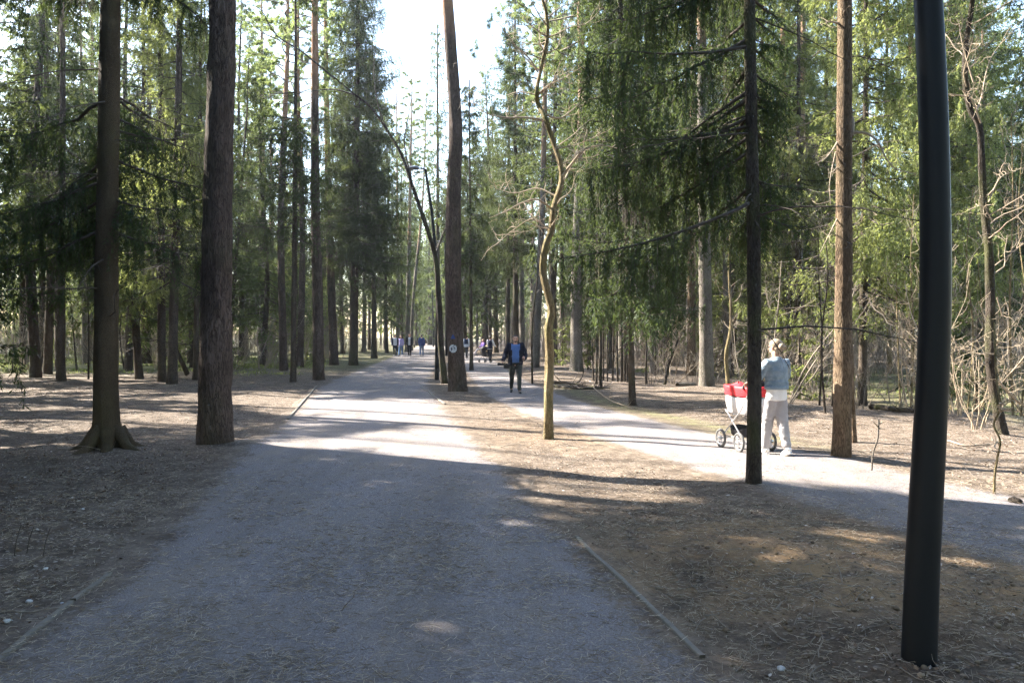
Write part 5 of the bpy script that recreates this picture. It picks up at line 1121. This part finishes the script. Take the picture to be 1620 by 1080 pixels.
plain('seat', lambda bm: [boxb(bm, (0, -.2+.1*k, .44), (1.6, .085, .035), bev=.006) for k in range(5)], WD, bn); plain('backrest', lambda bm: [boxb(bm, (0, .27+.03*k, .58+.12*k), (1.6, .03, .09), bev=.006) for k in range(3)], WD, bn)
for s in (-1, 1): plain('leg', lambda bm: (limb(bm, [(.65*s, -.2, 0), (.65*s, -.2, .42)], [.02]*2, seg=8), limb(bm, [(.65*s, .22, 0), (.65*s, .24, .44), (.65*s, .34, .86)], [.02]*3, seg=8), limb(bm, [(.65*s, -.22, .41), (.65*s, .24, .41)], [.018]*2, seg=8)), MT, bn, True)
J = dict(hip=(0, .02, .56), chest=(0, .10, .90), neck=(0, .10, 1.08), head=(0, .06, 1.22), hipj=[(.09, -.02, .55), (-.09, -.02, .55)], sh=[(.18, .1, 1.03), (-.18, .1, 1.03)], el=[(.24, -.02, .80), (-.24, -.02, .80)], wr=[(.12, -.22, .70), (-.12, -.22, .70)], hd=[(-.4, -1, 0), (.4, -1, 0)], hn=[(0, 0, -1)]*2, kn=[(.11, -.46, .55), (-.10, -.44, .50)], an=[(.12, -.78, .22), (-.12, -.66, .10)], toe=[(.1, -1, .5), (-.1, -1, .2)])
root, c = person(bx+.2, by+.05, -math.pi/2+.5, 'seated person in a purple top with legs stretched out on the bench', J, vox=.013); c['fw0'] = Vector((0, -1, 0))
trousers(c, cloth('pale_trousers', (.50, .46, .48), .1)); top(c, cloth('purple_top', (.10, .06, .22)), 'jacket', 1.1, .58); hair(c, m_plain('brown_hair', (.18, .10, .06), .6), 'long'); shoes(c, m_plain('light_shoes', (.6, .58, .56), .5))
walker(738, 55, 2.6, 'person in dark and white mostly hidden behind the central pine', (.02, .025, .035), (.62, .68, .78), vest=((.02, .03, .06), 'vest', 1.15, False, None), s=.93)

# ------------------------------------------------------------------ lamp posts
POST = m_plain('dark_green_grey_lacquer', (.007, .009, .012), .42, .0, .25, .2, 6)
SHELL = m_plain('lamp_shell', (.16, .17, .20), .35)  # pale blue-grey carries the sky's reflection on the lamp head
GLASS = m_plain('lamp_glass', (.55, .58, .60), .3)
def lamp_post(px, py, pts, w0, w1, H, label, seg=28, arm=-1, armlen=.66, xy=None):
    d = F*CAMH/(py-HOR); root = tree_root('street_lamp', px, py, label, 'street lamp', 'tall park lamps along the paths'); o = np.array(root.location)
    P = np.array([np.array(at(a, b, d))-o for a, b in pts]); P[0][2] = -.15
    if P[-1, 2] < H: t = unit((P[-1]-P[-2])[None])[0]; P = np.vstack([P, P[-1]+t*(H-P[-1, 2])*.5, P[-1]+t*(H-P[-1, 2])])
    S = spline(P, 50); r = np.interp(S[:, 2], [0, H], [w0*d/F/2, w1*d/F/2]); mb = MB(); tubes(mb, S[:, None], r[:, None], seg); mb.build('pole', POST, root, True)
    e = S[-1]
    def head(bm): limb(bm, [e+np.array([0, 0, -.02]), e+np.array([arm*.06, 0, .03]), e+np.array([arm*armlen*.5, 0, .05])], [.035, .035, .03], (0, 1, 0), seg=10); loft(bm, [e+np.array([arm*armlen*.45, 0, .05]), e+np.array([arm*armlen, 0, .05])], [.17, .19], [.075, .06], (0, 1, 0), 18)
    plain('lamp_head', head, SHELL, root, True)
    plain('diffuser', lambda bm: loft(bm, [e+np.array([arm*armlen*.5, 0, .012]), e+np.array([arm*armlen, 0, .016])], [.10, .12], [.012, .012], (0, 1, 0), 18), GLASS, root, True)
    return root
lamp_post(1452, 1065, [(1452, 1065), (1459, 900), (1470, 700), (1478, 540), (1480, 400), (1477, 200), (1468.5, 0), (1459, -150)], 52, 26, 8.2, 'dark lamp post in the right foreground rising out of the frame')
lamp_post(691, 601, [(691, 601), (692, 520), (692, 440), (684, 345), (678, 300), (673, 268)], 7.5, 4, 8., 'lamp post left of the central pine with a flat round head', 14)
lamp_post(706, 563, [(706, 563), (706, 480), (704, 383)], 4, 3, 8.2, 'lamp post hidden behind the central pine, its arm pointing left', 10)
lamp_post(685.5, 549, [(685.5, 549), (685, 520), (684, 470)], 2.4, 1.6, 8.0, 'far thin lamp post at the end of the main path', 8)

# ------------------------------------------------------------------ path edging boards
def board(name, p0, p1, w, hgt, label, seed):
    a = np.array(gd(*p0)); b = np.array(gd(*p1)); n = max(6, int(np.linalg.norm(b-a)/.06)); t = np.linspace(0, 1, n); xy = a+(b-a)*t[:, None]; s = unit(np.array([[-(b-a)[1], (b-a)[0]]]))[0]*w/2
    xy = xy+s*.4*fbm(t*4+seed, t*0, seed, 3)[:, None]*1.; base = height(xy[:, 0], xy[:, 1], False)
    h = base+hgt*(1+.9*fbm(t*5+seed*3, t*0, seed+2, 3))+.02; rows = []
    for sx, up in ((-1, 0), (-1, .82), (-.8, 1), (.8, 1), (1, .82), (1, 0)): rows.append(np.hstack([xy+s*sx*(1+.10*fbm(t*30, t*0+sx, seed, 2))[:, None], (np.where(up > 0, h-(1-up)*.012, base-.06))[:, None]]))
    V = np.stack(rows, 1); i = np.arange(n*6).reshape(n, 6); f = np.stack([i[:-1, :-1], i[:-1, 1:], i[1:, 1:], i[1:, :-1]], -1).reshape(-1, 4)
    e = np.array([[i[0, 0], i[0, 1], i[0, 4], i[0, 5]], [i[0, 1], i[0, 2], i[0, 3], i[0, 4]], [i[-1, 5], i[-1, 4], i[-1, 1], i[-1, 0]], [i[-1, 4], i[-1, 3], i[-1, 2], i[-1, 1]]])
    o = np_obj(name, V.reshape(-1, 3), np.vstack([f, e]), M['board'], None); tag(o, label, 'edging board'); return o
board('edging_board', (911, 852), (1112, 1043), .034, .010, 'thin pale edging board at the right side of the near path', 1)
board('edging_board', (-12, 1054), (112, 955), .04, .006, 'half buried grey edging board at the bottom left corner', 3)
board('edging_board', (116, 952), (175, 909), .036, .004, 'buried edging board ending by the leaf litter on the left', 5)
board('edging_board', (501, 611), (456, 664), .045, .018, 'light edging board leading to the straight pine on the left', 6)
board('edging_board', (666, 613), (704, 640), .05, .015, 'faint edging board at the right side of the main path before the central pine', 7)

# ------------------------------------------------------------------ logs, rods, stones
def stick(name, pts, w0, w1, mat, label, cat, group=None, twigs=0, seed=1):
    rng = np.random.default_rng(seed); P = np.array([(x, y, gz(x, y)+z) for x, y, z in pts]); o0 = P[0].copy(); S = spline(P-o0, 18); S[:, 1:] += .15*w0*fbm(np.arange(18)[:, None]*.5+seed, np.array([[1., 5.]]), seed, 2); mb = MB(); tubes(mb, S[:, None], (np.linspace(w0, w1, 18)*.5)[:, None], 8)
    if twigs: i = rng.integers(3, 17, twigs); gnarly(mb, S[i], rng.normal(0, 1, (twigs, 3))*np.array([1, 1, .5])+np.array([0, 0, .3]), rng.uniform(.2, .7, twigs), np.full(twigs, w1*.35), 1, rng, .12, 4, .003)
    o = mb.build(name, mat, None, True); o.location = o0; tag(o, label, cat, group); return o
def g3(px, py, z=.03): return (*gd(px, py), z)
stick('fallen_branch', [g3(868, 606, .05), g3(905, 611, .08), g3(950, 617, .05)], .09, .05, M['bark_dark'], 'longest dark branch of the pile beside the side path', 'branch', None, 8, 1)
stick('fallen_branch', [g3(875, 612, .04), g3(920, 619, .06), g3(965, 617, .04)], .07, .04, M['bark_dark'], 'dark branch lying in front of the thin poles', 'branch', None, 7, 2)
stick('fallen_branch', [g3(885, 603, .1), g3(930, 608, .12), g3(940, 617, .05)], .06, .03, M['twig'], 'lighter crooked branch on top of the branch pile', 'branch', None, 7, 3)
stick('fallen_log', [g3(1072, 617, .05), g3(1100, 614, .07)], .15, .12, M['bark_grey'], 'short log on the ground left of the swollen spruce', 'log', None, 0, 4)
stick('fallen_log', [g3(1378, 655, .08), g3(1412, 661, .08), g3(1445, 664, .06)], .13, .09, M['bark_dark'], 'dark log in the litter between the rugged trunk and lamp post', 'log', None, 2, 5)
stick('fallen_branch', [g3(1405, 636, .35), (*gd(1440, 640), .62), (*gd(1475, 650), .4)], .05, .03, M['bark_dark'], 'arched dead branch behind the lamp post', 'branch', None, 3, 6)
stick('fallen_branch', [g3(1500, 700, .02), g3(1530, 706, .03), g3(1570, 704, .02)], .035, .02, M['twig'], 'short reddish stick in the sunlit litter right of the lamp post', 'branch', None, 2, 7)
_d = gd(297, 594)[1]
stick('leaning_log', [((297-810)/F*_d, _d, .05), ((288-810)/F*_d, _d, .55), ((277-810)/F*_d, _d, 1.2)], .20, .17, M['bark_spruce'], 'broken trunk piece leaning on the close spruces', 'log', None, 0, 8)
stick('fallen_branch', [g3(940, 632, .3), g3(965, 640, .12), g3(1000, 646, .02)], .03, .015, M['twig_pale'], 'thin pale stick leaning at the slender spruce foot', 'branch', None, 2, 9)
for i, (px, py, hh) in enumerate([(22, 884, .24), (42, 880, .20), (68, 884, .22)]):  # rusty rods stuck upright in the left soil
    a = gd(px, py); stick('rusty_rod', [(a[0], a[1], -.02), (a[0]+.02, a[1], hh*.5), (a[0]+.045, a[1]+.02, hh)], .008, .006, M['twig_dark'], 'thin rusty rod, %s of three standing in the left soil' % ('leftmost', 'middle', 'rightmost')[i], 'rod', None, 0, 10+i)
STONE = m_plain('pale_stone', (.42, .42, .42), .9, var=.3, scale=20, bump=.5)
for i, (px, py, r, lab) in enumerate([(72, 905, .018, 'round pale stone below the three dark rods'), (46, 953, .020, 'pale stone above the buried edging'), (12, 985, .024, 'largest pale stone at the left picture edge'), (131, 812, .020, 'pale stone up in the left leaf litter'), (98, 955, .013, 'tiny pale stone beside the short edging piece'), (1236, 1062, .022, 'white chip of wood in the dark soil near the bottom'), (1607, 796, .07, 'dark rounded stone at the right picture edge beside the side path'), (500, 745, .012, 'white pebble on the shaded main path')]):
    a = gd(px, py); v, f = blob_mesh((0, 0, 0), r, i+3, .6, 9); o = np_obj('stone', v, f, STONE if i != 6 else M['bark_dark'], None, None, True); o.location = (a[0], a[1], gz(*a)+r*.3); tag(o, lab, 'stone')

# ------------------------------------------------------------------ collar and hazy air
def collar(bm): loft(bm, [(0, .005, 1.375), (0, .0, 1.415)], [.088, .066], [.075, .062], cap=.1, seg=20)
for o in list(COL.objects):
    if o.name == 'waistband': plain('collar', collar, DEN, o.parent, True)
def haze():
    bm = bmesh.new(); boxb(bm, (0, 70, 16.), (420, 320, 36)); me = bpy.data.meshes.new('haze'); bm.to_mesh(me); bm.free(); n = N('haze_air')
    v = n.n('ShaderNodeVolumePrincipled'); v.inputs['Color'].default_value = (.86, .92, 1, 1); v.inputs['Density'].default_value = HAZE; v.inputs['Anisotropy'].default_value = .35
    n.t.links.new(v.outputs[0], n.out.inputs['Volume']); o = link('haze', me, n.m); tag(o, 'thin pale haze hanging between the far trees', 'haze', None, 'stuff'); o.display_type = 'WIRE'
if HAZE: haze()
# ------------------------------------------------------------------ sky, sun, camera
w = bpy.data.worlds.new("World"); scene.world = w; w.use_nodes = True; nt = w.node_tree; nt.nodes.clear()
sky = nt.nodes.new('ShaderNodeTexSky'); sky.sky_type = 'NISHITA'; sky.sun_disc = False; sky.sun_elevation = SUN_EL
sky.sun_rotation = math.pi/2-SUN_AZ; sky.air_density = 1.2; sky.dust_density = 1.0; sky.ozone_density = 1.
bg = nt.nodes.new('ShaderNodeBackground'); bg.inputs[1].default_value = SKY_STR; out = nt.nodes.new('ShaderNodeOutputWorld')
nt.links.new(sky.outputs[0], bg.inputs[0]); nt.links.new(bg.outputs[0], out.inputs[0])
sl = bpy.data.lights.new('sun', 'SUN'); sl.energy = SUN_E; sl.angle = math.radians(.53); sl.color = (1, .93, .82)
so = bpy.data.objects.new('sun', sl); COL.objects.link(so); so.rotation_euler = Vector(SUNV).to_track_quat('Z', 'Y').to_euler()
cam = bpy.data.cameras.new('camera'); co = bpy.data.objects.new('camera', cam); COL.objects.link(co); scene.camera = co
co.location = (0, 0, CAMH); co.rotation_euler = (math.pi/2, 0, 0); cam.sensor_width = 36; cam.lens = F/1620*36; cam.shift_y = -(540-HOR)/1620
cam.clip_start = .05; cam.clip_end = 2000
vs = scene.view_settings; vs.view_transform = 'Standard'; vs.look = 'None'; vs.exposure = EXPO; vs.gamma = 1
cy = scene.cycles; cy.use_denoising = True; cy.denoising_prefilter = 'NONE'; cy.max_bounces = 6; cy.volume_bounces = 0; cy.volume_step_rate = 4; cy.volume_max_steps = 64; cy.diffuse_bounces = 3; cy.transmission_bounces = 4; cy.transparent_max_bounces = 8; cy.glossy_bounces = 2
cy.use_adaptive_sampling = True; cy.adaptive_threshold = .03; cy.caustics_reflective = False; cy.caustics_refractive = False; cy.sample_clamp_indirect = 8
